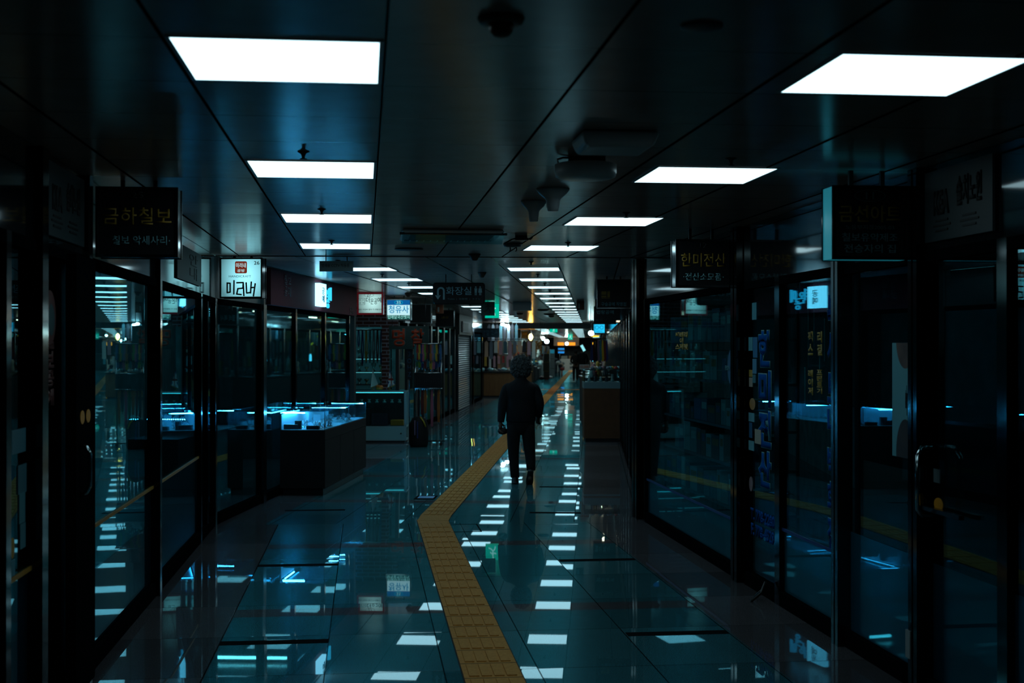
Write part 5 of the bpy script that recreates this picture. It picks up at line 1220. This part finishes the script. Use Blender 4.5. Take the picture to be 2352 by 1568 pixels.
# ------------------------------------------------------------------ far end: counter with orange glow
Y = 93.0; a = place(1287, 848, Y); b = place(1322, 826, Y)
t = thing('far_counter', 'white counter across the far end of the corridor', 'counter', (a.x, Y, 0)); W_ = b.x-a.x; h = b.z
MB().box(0, W_, 0, .8, 0, h).build('body', mat('counter_white', (.42, .42, .40), .5), t); MB().box(-.03, W_+.03, -.04, .82, h, h+.05).build('top', mat('counter_top', (.5, .5, .48), .4), t)
mb = MB()
for i in range(2):
    for j in range(2): mb.lathe([(.10, -.006), (.10, 0)], n=14, T=Matrix.Translation((W_*(.2+.5*i), -.001, h*(.3+.35*j))) @ Matrix.Rotation(PI/2, 4, 'X'))
mb.build('round_marks', mat('mark_grey', (.14, .16, .17), .5), t)
a = place(1272, 794, 92.0); b = place(1330, 785, 92.0)
t = thing('far_fascia', 'brown fascia with a glowing orange strip at the far end', 'fascia', a)
MB().box(0, b.x-a.x, 0, .3, 0, b.z-a.z).build('board', mat('fascia_brown', (.08, .03, .01), .5), t)
for k0, k1 in ((.15, .40), (.52, .85)): MB().box((b.x-a.x)*k0, (b.x-a.x)*k1, -.05, -.002, .03, b.z-a.z-.03).build('glow_strip', emit('orange_glow', (1.3, .42, .03), 1.0), t)
MB().box(.0, b.x-a.x, .1, .3, b.z-a.z, 2.299-a.z).build('panel', mat('fascia_brown', (.08, .03, .01), .5), t)
a = place(1282, 811, 94.5); b = place(1296, 799, 94.5); t = thing('menu_display', 'pair of small glowing blue screens on a stand behind the far counter', 'screen', (a.x, 94.5, 0))
MB().box(-.02, b.x-a.x+.02, .05, .08, a.z-.02, b.z+.02).build('back', M_BLACK, t); MB().box(.1, .14, .08, .12, 0, b.z).build('stand', M_STEEL, t)
for y0, y1 in ((799,803),(807,811)):
    za, zb = place(0, y1, 94.5).z, place(0, y0, 94.5).z; MB().box(0, b.x-a.x, 0, .05, za, zb).build('screen', emit('screen_blue', (.02, .28, .8), .9), t)
for i, (px, w_) in enumerate(((1296, .45), (1313, .4))):
    q = place(px, 824, 93.3); tag(MB().box(-w_/2, w_/2, 0, .3, 0, .22, bev=.02).build('counter_box', mat('cbox_%d' % i, [(.2, .22, .2), (.22, .13, .07)][i], .6), loc=(q.x, 93.3, h+.051)), '%s box standing on the white far counter' % ['pale', 'brown'][i], 'box')

# ------------------------------------------------------------------ right side showcases
Y = 22.7; xa, xb = 1.235, 1.845
t = thing('glass_showcase', 'brown showcase with a white band and glass top on the right of the corridor', 'display cabinet', (xa, Y, 0)); W_ = xb-xa
MB().box(0, W_, 0, .6, .06, .915).build('cabinet', noisy('showcase_brown', (.14, .05, .016), (.17, .062, .02), 10, .5), t); MB().box(.02, W_-.02, .03, .57, 0, .06).build('plinth', M_BLACK, t)
MB().box(-.005, W_+.005, -.005, .605, .915, 1.025).build('band', mat('band_pale', (.22, .38, .42), .4), t)
mb = MB()
for x in (0, W_-.008):
    mb.box(x, x+.008, 0, .6, 1.025, 1.225)
mb.box(.008, W_-.008, 0, .008, 1.025, 1.225); mb.box(.008, W_-.008, .592, .6, 1.025, 1.225); mb.box(0, W_, 0, .6, 1.225, 1.233); mb.build('glass_box', M_CLEAR, t)
mb = MB()
for x in (0, W_-.012):
    for y in (-.002, .59): mb.box(x, x+.012, y, y+.012, 1.025, 1.236)
mb.box(0, W_, -.003, .006, 1.225, 1.237); mb.build('edge_trim', M_STEEL, t)
for i in range(5):
    o = MB().lathe([(.03, 0), (.035, .02), (.02, .05), (.022, .09 if i != 4 else .13)], n=12).build('display_piece', mat('piece_%d' % (i % 2), [(.25, .4, .42), (.02, .03, .04)][i % 2], .3), None, (xa+.1+.1*i, Y+.25, 1.0255)); tag(o, '%s piece inside the glass top of the brown right showcase' % ['pale', 'dark'][i % 2], 'ornament', '%s pieces in the brown right showcase' % ['pale', 'dark'][i % 2])
t = thing('price_card', 'white price card with orange digits standing on the brown right showcase', 'price card', (xa+.0-.02, Y+.05, 1.238)); MB().box(-.06, .11, 0, .004, 0, .085).build('card', mat('card_white', (.6, .6, .58), .6), t)
text('10,000', .145, .05, mat('digits_orange', (.75, .14, .02), .5), t, (.025, -.0005, .045)); MB().box(.0, .06, .004, .04, 0, .004).build('foot', M_WHITEP, t)
for i in range(12):
    ci = [8,2,5,1,3,7,8,4,9,6,0,7][i]; heap('showcase_goods', xa+.15+.045*i, Y+.2+.12*(i % 3), 1.2375, .045, ci, '%s trinket piled on the brown right showcase' % cn_[ci], 'trinkets on the brown right showcase')
for kk, Yk in enumerate((26.5, 30.0, 33.5)):
    xw = F2.P(UR2, F2.vY(UR2, Yk)).x; t = thing('stall_counter', '%s stall counter behind the brown right showcase' % ['nearest', 'middle', 'farthest'][kk], 'counter', (xw-.62, Yk, 0)); MB().box(0, .55, 0, 2.4, 0.04, .98).build('cabinet', mat('stall_dark', (.02, .018, .018), .5), t); MB().box(-.02, .57, -.02, 2.42, .98, 1.01).build('top', M_STEEL, t); MB().box(.03, .52, .03, 2.37, 0, .04).build('plinth', M_BLACK, t)
    for i in range(8):
        ci = (i*3+kk) % 10; h_ = random.uniform(.1, .32); o = MB().lathe([(.04, 0), (.05, h_*.2), (.03, h_*.6), (.045, h_*.85), (.02, h_)], n=10).build('counter_item', mat('goods_%d' % ci, cols[ci], .5), None, (xw-.5+.06*i, Yk+.2+.25*i, 1.011)); tag(o, '%s figurine on the %s stall counter at the right' % (cn_[ci], ['nearest', 'middle', 'farthest'][kk]), 'figurine', 'figurines on the %s right stall counter' % ['nearest', 'middle', 'farthest'][kk])
    r = thing('hanging_rail', '%s rail of neckties over the right stalls' % ['nearest', 'middle', 'farthest'][kk], 'rail', (xw-.5, Yk+.4, 1.78)); MB().tube([(0, 0, 0), (.45, 1.4, 0)], .01, 6).build('rail', M_STEEL, r)
    for q in ((0, 0), (.45, 1.4)): MB().tube([(q[0], q[1], 0), (q[0], q[1], HCEIL-1.781)], .006, 6).build('rod', M_STEEL, r)
    for i in range(8):
        cn = ['dark blue', 'dark red', 'black', 'lilac', 'teal', 'yellow', 'dark red', 'dark blue'][(i+kk*3) % 8]; f = (i+.5)/8
        mb = MB(); mb.prism([(-.012, 0), (.012, 0), (.035, -.4), (0, -.46), (-.035, -.4)], -.004, .004, 'y')
        tag(mb.build('necktie', mat('ribbon_' + cn.replace(' ', '_'), LC_[cn], .6), loc=(xw-.5+.45*f, Yk+.4+1.4*f, 1.768)), '%s necktie on the %s rail at the right' % (cn, ['nearest', 'middle', 'farthest'][kk]), 'necktie', 'neckties on the %s rail' % ['nearest', 'middle', 'farthest'][kk])
for i, (px, py, Y, c, lb) in enumerate(((1360,822,32,(.2,1.2,1.6),'small glowing cylinder lamp on the right stalls'),(1366,772,38,(1.4,.75,.02),'flat glowing yellow lamp above the right stalls'),(1361,789,37,(1.2,.6,.03),'tilted yellow lamp under the flat yellow lamp'),(1339,799,60,(.25,.7,.75),'pale slanting lit panel behind the two distant people'))):
    q = place(px, py, Y); t = thing('stall_lamp', lb, 'lamp', q); mb = MB()
    if i == 0: mb.lathe([(.035, -.08), (.035, .06), (.015, .10)], n=12)
    elif i == 1: mb.ball((0, 0, 0), .13, .05, .022)
    elif i == 2: mb.ball((0, 0, 0), .06, .03, .025, T=Matrix.Rotation(-.7, 4, 'Y'))
    else: mb.box(-.06, .06, -.02, .02, -.15, .15, T=Matrix.Rotation(-.5, 4, 'Y'))
    mb.build('glow', emit('glow_%d' % i, c, 1.2), t); MB().tube([(0, 0, .02), (0, 0, (HCEIL if Y < 47 else 2.3)-q.z-.001)], .005, 5).build('cord', M_BLACK, t)

# small things of the corridor
for x, Y, z0, lb in ((1.236, 24.0, 2.29, 'small dark orange hanging sign with an extinguisher mark, right of the far light row'), (-1.37, 25.2, 2.26, 'small dark orange hanging sign half hidden below the toilet sign')):
    t = thing('extinguisher_sign', lb, 'sign', (x, Y, z0)); MB().box(-.07, .07, -.02, .02, 0, HCEIL-z0-.001).build('board', mat('sign_dark_orange', (.14, .035, .01), .5), t)
    MB().box(-.04, -.01, -.023, -.0205, .03, .12).build('mark', mat('sign_pale_mark', (.25, .3, .3), .5), t)
for px, py, rr, lb in ((1248, 713, .13, 'wide dark disc on the far ceiling right of the yellow bulb'), (1262, 723, .14, 'second dark disc on the far ceiling behind the first'), (1194, 722, .08, 'small dark detector on the far ceiling left of the yellow bulb'), (1267, 728, .07, 'small dark detector on the far ceiling beside the light row')):
    fit('ceiling_disc', [(rr, .0008), (rr, .02), (rr*.6, .04), (.001, .042)], px, py-3, lb, 'detector', mat('disc_dark', (.03, .03, .03), .6))
tag(MB().box(-.17, .17, -.15, .15, -.16, -.001, bev=.02).build('wall_router', mat('device_grey', (.3, .36, .4), .5), loc=(.19, 24.6, HCEIL), rot=F2.rot), 'pale boxy device under the far ceiling between the exit sign and the light row', 'wireless router')
t = thing('floor_sign', 'small dark floor plate with a bright blue sticker left of the yellow paving', 'sign', ((978-1176)/FPX*14.3, 14.3, .001), F2.rot)
MB().box(-.11, .11, -.16, .16, 0, .004).build('plate', mat('slot_black', (.002, .002, .003), .9), t); MB().box(-.08, .09, -.09, .10, .004, .006).build('sheet', mat('floor_blue', (.04, .45, .95), .4), t)
mb = MB(); y0, y1 = F1.vY(.8, 11.65), F1.vY(.8, 12.15)
for a in ((.775, 1.02, y0, y0+.012), (1.008, 1.02, y0+.012, y1-.012), (.775, 1.02, y1-.012, y1)): mb.box(a[0], a[1], a[2], a[3], .0005, .0018)
struct(mb.build('trim_25', mat('slot_black', (.002, .002, .003), .9), rot=F1.rot))
t = thing('door_stop', 'dark bent metal door stop on the floor at the foot of the print shop door', 'door stop', F1.P(UR1-.06, vr(1772), 0), F1.rot)
mb = MB(); mb.tube([(.02, 0, .12), (-.01, 0, .05), (-.09, -.05, .008)], .009, 6); mb.build('foot', M_BLACK, t); mb = MB(); mb.tube([(.0, 0, .07), (-.03, .08, .008)], .009, 6); mb.build('foot', M_BLACK, t)
MB().box(-.05, -.006, .02, .07, .16, .29).build('pivot_hinge', mat('hinge_pale', (.3, .34, .34), .4), wd)

# ------------------------------------------------------------------ people
def skin(name, nodes, edges, m, parent, sub=2, fix=None):
    me = bpy.data.meshes.new(name); keys = list(nodes); me.from_pydata([nodes[k][0] for k in keys], [(keys.index(a), keys.index(b)) for a, b in edges], [])
    o = bpy.data.objects.new(name, me); C.objects.link(o)
    md = o.modifiers.new('s', 'SKIN'); md.use_smooth_shade = True
    for i, k in enumerate(keys):
        r_ = nodes[k][1]; r_ = r_ if isinstance(r_, tuple) else (r_, r_); sv = me.skin_vertices[0].data[i]; sv.radius = r_; sv.use_root = (i == 0)
    ms = o.modifiers.new('u', 'SUBSURF'); ms.levels = sub; ms.render_levels = sub
    bpy.context.view_layer.update(); dg = bpy.context.evaluated_depsgraph_get(); me2 = bpy.data.meshes.new_from_object(o.evaluated_get(dg))
    bpy.data.objects.remove(o); bpy.data.meshes.remove(me)
    me2.name = name; me2.materials.clear(); me2.materials.append(m)
    for p_ in me2.polygons: p_.use_smooth = True
    o2 = bpy.data.objects.new(name, me2); C.objects.link(o2); o2.parent = parent
    return o2
M_SKIN = mat('skin', (.16, .085, .06), .55); M_JKT = noisy('navy_jacket', (.003, .0045, .007), (.006, .008, .012), 30, .85, bump=.1); M_TRS = mat('black_trousers', (.005, .005, .006), .9)
Yp = 15.8
t = thing('person', 'elderly person with curly grey hair seen from behind, walking in a dark jacket and trousers', 'person', (.105, Yp, 0))
# body: torso, neck, head, arms, legs as one surface (local x right, y away from the camera)
B = {'pelvis': ((0,0,.86),(.09,.07)), 'waist': ((0,.0,.95),(.115,.085)), 'chest': ((0,-.01,1.09),(.13,.095)), 'neckb': ((0,-.01,1.19),(.055,.05)), 'neck': ((0,.01,1.255),(.047,.05)), 'head': ((0,.03,1.36),(.075,.085)), 'crown': ((0,.03,1.455),(.055,.06)),
     'shl': ((-.155,-.01,1.165),.052), 'ell': ((-.225,-.03,.94),.04), 'wrl': ((-.245,.0,.735),.027), 'shr': ((.155,-.01,1.165),.052), 'elr': ((.235,-.04,.96),.04), 'wrr': ((.215,.10,.80),.027),
     'hipl': ((-.075,0,.70),.05), 'knl': ((-.085,.02,.42),.05), 'anl': ((-.065,0,.085),.036), 'fol': ((-.068,.10,.04),(.035,.03)),
     'hipr': ((.08,0,.70),.05), 'knr': ((.105,.0,.42),.05), 'anr': ((.115,-.17,.16),.036), 'fora': ((.105,-.20,.05),(.033,.028))}
E = [('pelvis','waist'),('waist','chest'),('chest','neckb'),('neckb','neck'),('neck','head'),('head','crown'),('chest','shl'),('shl','ell'),('ell','wrl'),('chest','shr'),('shr','elr'),('elr','wrr'),
     ('pelvis','hipl'),('hipl','knl'),('knl','anl'),('anl','fol'),('pelvis','hipr'),('hipr','knr'),('knr','anr'),('anr','fora')]
def hand(N_, E_, wrist, d, side, nm, curl=.5, s=1.0):
    # palm and five fingers hanging from a wrist: d = direction of the hand, thumb towards `side`
    d = Vector(d).normalized(); sd = Vector(side).normalized(); nr = d.cross(sd).normalized(); w0 = Vector(N_[wrist][0])
    pm = w0 + d*.055*s; N_[nm+'p'] = (tuple(pm), (.034*s, .017*s)); E_.append((wrist, nm+'p'))
    for i, (off, ln) in enumerate(((.026, .062), (.009, .072), (-.009, .066), (-.025, .05))):
        p0 = pm + sd*off*s + d*.03*s; p1 = p0 + d*ln*.5*s + nr*curl*.012*s; p2 = p1 + d*ln*.35*s*(1-curl*.5) + nr*curl*.03*s
        for j, p_ in enumerate((p0, p1, p2)): N_['%sf%d%d' % (nm, i, j)] = (tuple(p_), (.0095-.0012*j)*s)
        E_ += [(nm+'p', '%sf%d0' % (nm, i)), ('%sf%d0' % (nm, i), '%sf%d1' % (nm, i)), ('%sf%d1' % (nm, i), '%sf%d2' % (nm, i))]
    a = w0 + d*.03*s + sd*.03*s; b = a + (d*.5 + sd*.6).normalized()*.032*s + nr*.01*s; c = b + d*.028*s + nr*.012*s
    for j, p_ in enumerate((a, b, c)): N_['%st%d' % (nm, j)] = (tuple(p_), (.0115-.0015*j)*s)
    E_ += [(nm+'p', nm+'t0'), (nm+'t0', nm+'t1'), (nm+'t1', nm+'t2')]
hand(B, E, 'wrl', (.02,.05,-1), (.6,.8,0), 'l', .9); hand(B, E, 'wrr', (-.1,.45,-.8), (-.7,.6,.3), 'r', .9)
skin('body', B, E, M_SKIN, t)
def loft(mb, rings, n=24):
    vs = []; fs = []
    for cx, cy_, z, rx, ry in rings:
        for k in range(n):
            a = 2*PI*k/n; c, q = math.cos(a), math.sin(a); vs.append((cx + rx*math.copysign(abs(c)**.85, c), cy_ + ry*math.copysign(abs(q)**.9, q), z))
    for i in range(len(rings)-1):
        for k in range(n): j = (k+1) % n; fs.append((i*n+k, i*n+j, (i+1)*n+j, (i+1)*n+k))
    fs.append(tuple(range(n-1, -1, -1))); fs.append(tuple(range((len(rings)-1)*n, len(rings)*n))); mb.add(vs, fs, True)
def sleeve(mb, pts, rs):
    P = [Vector(p_) for p_ in pts]; Q = []; R = []
    for i in range(len(P)-1):
        for k in range(5):
            f = k/5; p0 = P[max(i-1, 0)]; p1 = P[i]; p2 = P[i+1]; p3 = P[min(i+2, len(P)-1)]
            Q.append(.5*((2*p1) + (p2-p0)*f + (2*p0-5*p1+4*p2-p3)*f*f + (3*p1-p0-3*p2+p3)*f**3)); R.append(rs[i]*(1-f) + rs[i+1]*f)
    Q.append(P[-1]); R.append(rs[-1]); mb.tube(Q, R, 14)
mb = MB()
loft(mb, [(.0,0,.735,.168,.125), (0,0,.745,.176,.132), (.0,0,.85,.174,.132), (0,-.005,.96,.172,.130), (.0,-.012,1.06,.184,.134), (0,-.015,1.12,.192,.130), (0,-.012,1.16,.188,.118), (.0,-.008,1.19,.150,.10), (0,-.004,1.215,.100,.08), (0,0,1.235,.072,.068), (0,.002,1.262,.062,.062)])
sleeve(mb, [(-.12,-.01,1.155), (-.160,-.012,1.12), (-.196,-.02,1.03), (-.218,-.025,.92), (-.238,-.0,.735)], [.05, .068, .062, .056, .040])
sleeve(mb, [(.12,-.01,1.155), (.160,-.012,1.12), (.196,-.025,1.04), (.222,-.035,.94), (.212,.075,.80)], [.05, .068, .062, .055, .040])
mb.build('jacket', M_JKT, t)
mb = MB()
loft(mb, [(0,0,.97,.14,.10), (0,0,.85,.155,.115), (0,0,.76,.165,.12), (0,0,.68,.168,.115), (0,0,.62,.160,.10), (0,0,.58,.12,.07)][::-1])
loft(mb, [(-.080,0,.70,.085,.105), (-.085,.005,.58,.080,.095), (-.088,.012,.45,.072,.08), (-.086,.012,.33,.063,.068), (-.078,.005,.2,.056,.062), (-.068,.0,.07,.052,.060)][::-1], 18)
loft(mb, [(.080,0,.70,.085,.105), (.090,.0,.58,.080,.095), (.100,-.005,.46,.072,.08), (.109,-.03,.35,.064,.070), (.116,-.09,.26,.057,.062), (.119,-.145,.17,.051,.056)][::-1], 18)
mb.build('trousers', M_TRS, t)
def shoe(m4, name):
    mb = MB(); out = [(-.03,-.09),(.0,-.105),(.03,-.09),(.036,-.02),(.042,.06),(.034,.12),(.0,.145),(-.034,.12),(-.042,.06),(-.036,-.02)]
    def lay(k, z, dy=0): return [(x*k, y*k+dy, z) for x, y in out]
    R = [lay(1.03, 0), lay(1.05, .02), lay(1.0, .024), lay(.98, .045), lay(.86, .068), lay(.5, .085, -.02)]; n_ = len(out); vs = [p_ for r_ in R for p_ in r_]; fs = []
    for a in range(len(R)-1):
        for i in range(n_): j = (i+1) % n_; fs.append((a*n_+i, a*n_+j, (a+1)*n_+j, (a+1)*n_+i))
    fs.append(tuple(range(n_-1, -1, -1))); fs.append(tuple(range((len(R)-1)*n_, len(R)*n_)))
    mb.add(vs, fs, True, T=m4)
    o = mb.build(name, mat('black_shoe', (.006, .006, .007), .5), t)
    mb = MB(); mb.add([p_ for p_ in lay(1.06, .014)] + [p_ for p_ in lay(1.06, .024)], [(i, (i+1) % n_, n_+(i+1) % n_, n_+i) for i in range(n_)] + [tuple(range(n_-1,-1,-1)), tuple(range(n_, 2*n_))], False, T=m4); mb.build('sole_edge', mat('grey_sole', (.10, .12, .13), .6), o)
shoe(Matrix.Translation((-.068, .02, .001)), 'shoe')
shoe(Matrix.Translation((.105, -.20, .085)) @ Matrix.Rotation(math.radians(4), 4, 'Y') @ Matrix.Rotation(math.radians(-52), 4, 'X') @ Matrix.Translation((0, 0, -.0)), 'shoe')
# curly hair: many small locks over a cap that leaves the face free at the front
mb = MB(); hc = Vector((0, .02, 1.378))
mb.ball(hc, .110, .115, .132, 20, 14)
random.seed(3)
for i in range(620):
    th = math.acos(1 - 1.86*random.random()); ph = random.uniform(0, 2*PI); d = Vector((math.sin(th)*math.cos(ph), math.sin(th)*math.sin(ph), math.cos(th)))
    if d.y > .45 and d.z < .35: continue
    p_ = hc + Vector((d.x*.116, d.y*.118, d.z*.136))*random.uniform(.96, 1.06); rr = random.uniform(.008, .015); mb.ball(p_, rr, rr, rr*random.uniform(.8, 1.8), 6, 4)
M_HAIR = noisy('grey_hair', (.035, .04, .045), (.11, .125, .13), 90, .7, bump=.4)
mb.build('hair', M_HAIR, t)
mb = MB(); fc = Vector((0, .03, 1.36))
mb.ball(fc + Vector((0, .105, -.012)), .010, .016, .016, 8, 6); mb.build('nose', M_SKIN, t)
mb = MB()
for q in (-1, 1): mb.ball(fc + Vector((q*.028, .085, .012)), .009, .008, .006, 8, 6)
mb.build('eyes', M_BLACK, t)
MB().box(-.022, .022, .118, .124, 1.315, 1.321).build('mouth', mat('lips', (.12, .04, .035), .5), t)
mb = MB()
for q in (-1, 1): mb.ball(fc + Vector((q*.079, .0, 0)), .010, .018, .028, 8, 6)
mb.build('ears', M_SKIN, t)
o = thing('handbag', 'small dark pouch held in the left hand of the walking person', 'bag', (.105-.215, Yp+.03, .585))
mb = MB(); mb.ball((0, 0, .035), .062, .035, .042, 12, 8); mb.build('pouch', mat('dark_pouch', (.008, .007, .008), .6), o); mb = MB(); mb.tube([(-.03, 0, .06), (-.03, -.01, .10), (0, -.015, .115), (.03, -.01, .10), (.03, 0, .06)], .005, 6); mb.build('strap', M_BLACK, o)

def distant(px, Y, H, label, coat, legs, seed, arm=0):
    q = (px-1176)/FPX*Y; t = thing('person', label, 'person', (q, Y, 0)); k = H/1.62
    def S(d): return {a: (tuple(Vector(p_)*k), tuple(x*k for x in (r_ if isinstance(r_, tuple) else (r_, r_)))) for a, (p_, r_) in d.items()}
    b = {'pelvis': ((0,0,.86),(.11,.08)), 'chest': ((0,0,1.16),(.13,.09)), 'neck': ((0,0,1.37),(.05,.05)), 'head': ((0,0,1.48),(.075,.09)), 'crown': ((0,0,1.56),(.05,.06)),
         'sl': ((-.17,0,1.28),.05), 'el': ((-.24,-.02,1.02),.04), 'wl': ((-.20 if not arm else -.05,-.12 if arm else .05,.85),.028), 'sr': ((.17,0,1.28),.05), 'er': ((.24,0,1.02),.04), 'wr': ((.2,.06,.84),.028),
         'hl': ((-.09,0,.76),.06), 'kl': ((-.09,0,.45),.045), 'al': ((-.09,0,.08),.04), 'fl': ((-.09,.1,.04),.035), 'hr': ((.09,0,.76),.06), 'kr': ((.09,0,.45),.045), 'ar': ((.09,0,.08),.04), 'fr': ((.09,.1,.04),.035)}
    e = [('pelvis','chest'),('chest','neck'),('neck','head'),('head','crown'),('chest','sl'),('sl','el'),('el','wl'),('chest','sr'),('sr','er'),('er','wr'),('pelvis','hl'),('hl','kl'),('kl','al'),('al','fl'),('pelvis','hr'),('hr','kr'),('kr','ar'),('ar','fr')]
    b = S(b); hand(b, e, 'wl', (0,0,-1), (0,1,0), 'l', .8, k); hand(b, e, 'wr', (0,0,-1), (0,1,0), 'r', .8, k)
    skin('body', b, e, M_SKIN, t, 1)
    j = {'h': ((0,0,.5 if legs else .80),(.21 if legs else .17,.15)), 'w': ((0,0,1.0),(.155,.12)), 'c': ((0,0,1.2),(.17,.12)), 'n': ((0,0,1.35),(.07,.06)), 'sl': ((-.18,0,1.27),.065), 'el': ((-.245,-.02,1.02),.055), 'wl': ((-.205 if not arm else -.06,-.11 if arm else .05,.88),.04), 'sr': ((.18,0,1.27),.065), 'er': ((.245,0,1.02),.055), 'wr': ((.205,.055,.87),.04)}
    if legs: j['h2'] = ((0,0,.22),(.23,.17))
    je = [('c','w'),('w','h'),('c','n'),('c','sl'),('sl','el'),('el','wl'),('c','sr'),('sr','er'),('er','wr')] + ([('h','h2')] if legs else [])
    skin('coat', S(j), je, mat('coat_%d' % seed, coat, .9), t, 1)
    tr = {'p': ((0,0,.85),(.15,.11)), 'hl': ((-.09,0,.7),.085), 'al': ((-.09,0,.1),.055), 'hr': ((.09,0,.7),.085), 'ar': ((.09,0,.1),.055)}
    skin('trousers', S(tr), [('p','hl'),('hl','al'),('p','hr'),('hr','ar')], M_TRS, t, 1)
    mb = MB(); mb.ball((0, -.015*k, 1.52*k), .09*k, .10*k, .105*k, 14, 10); mb.build('hair', mat('black_hair', (.006, .006, .006), .6), t)
distant(1337, 60.5, 1.64, 'distant person in a long black coat standing by the right stalls', (.005,.005,.006), True, 1)
distant(1322, 62.5, 1.50, 'distant shorter person with a hand behind the back left of the black coat', (.022,.017,.015), False, 2, 1)
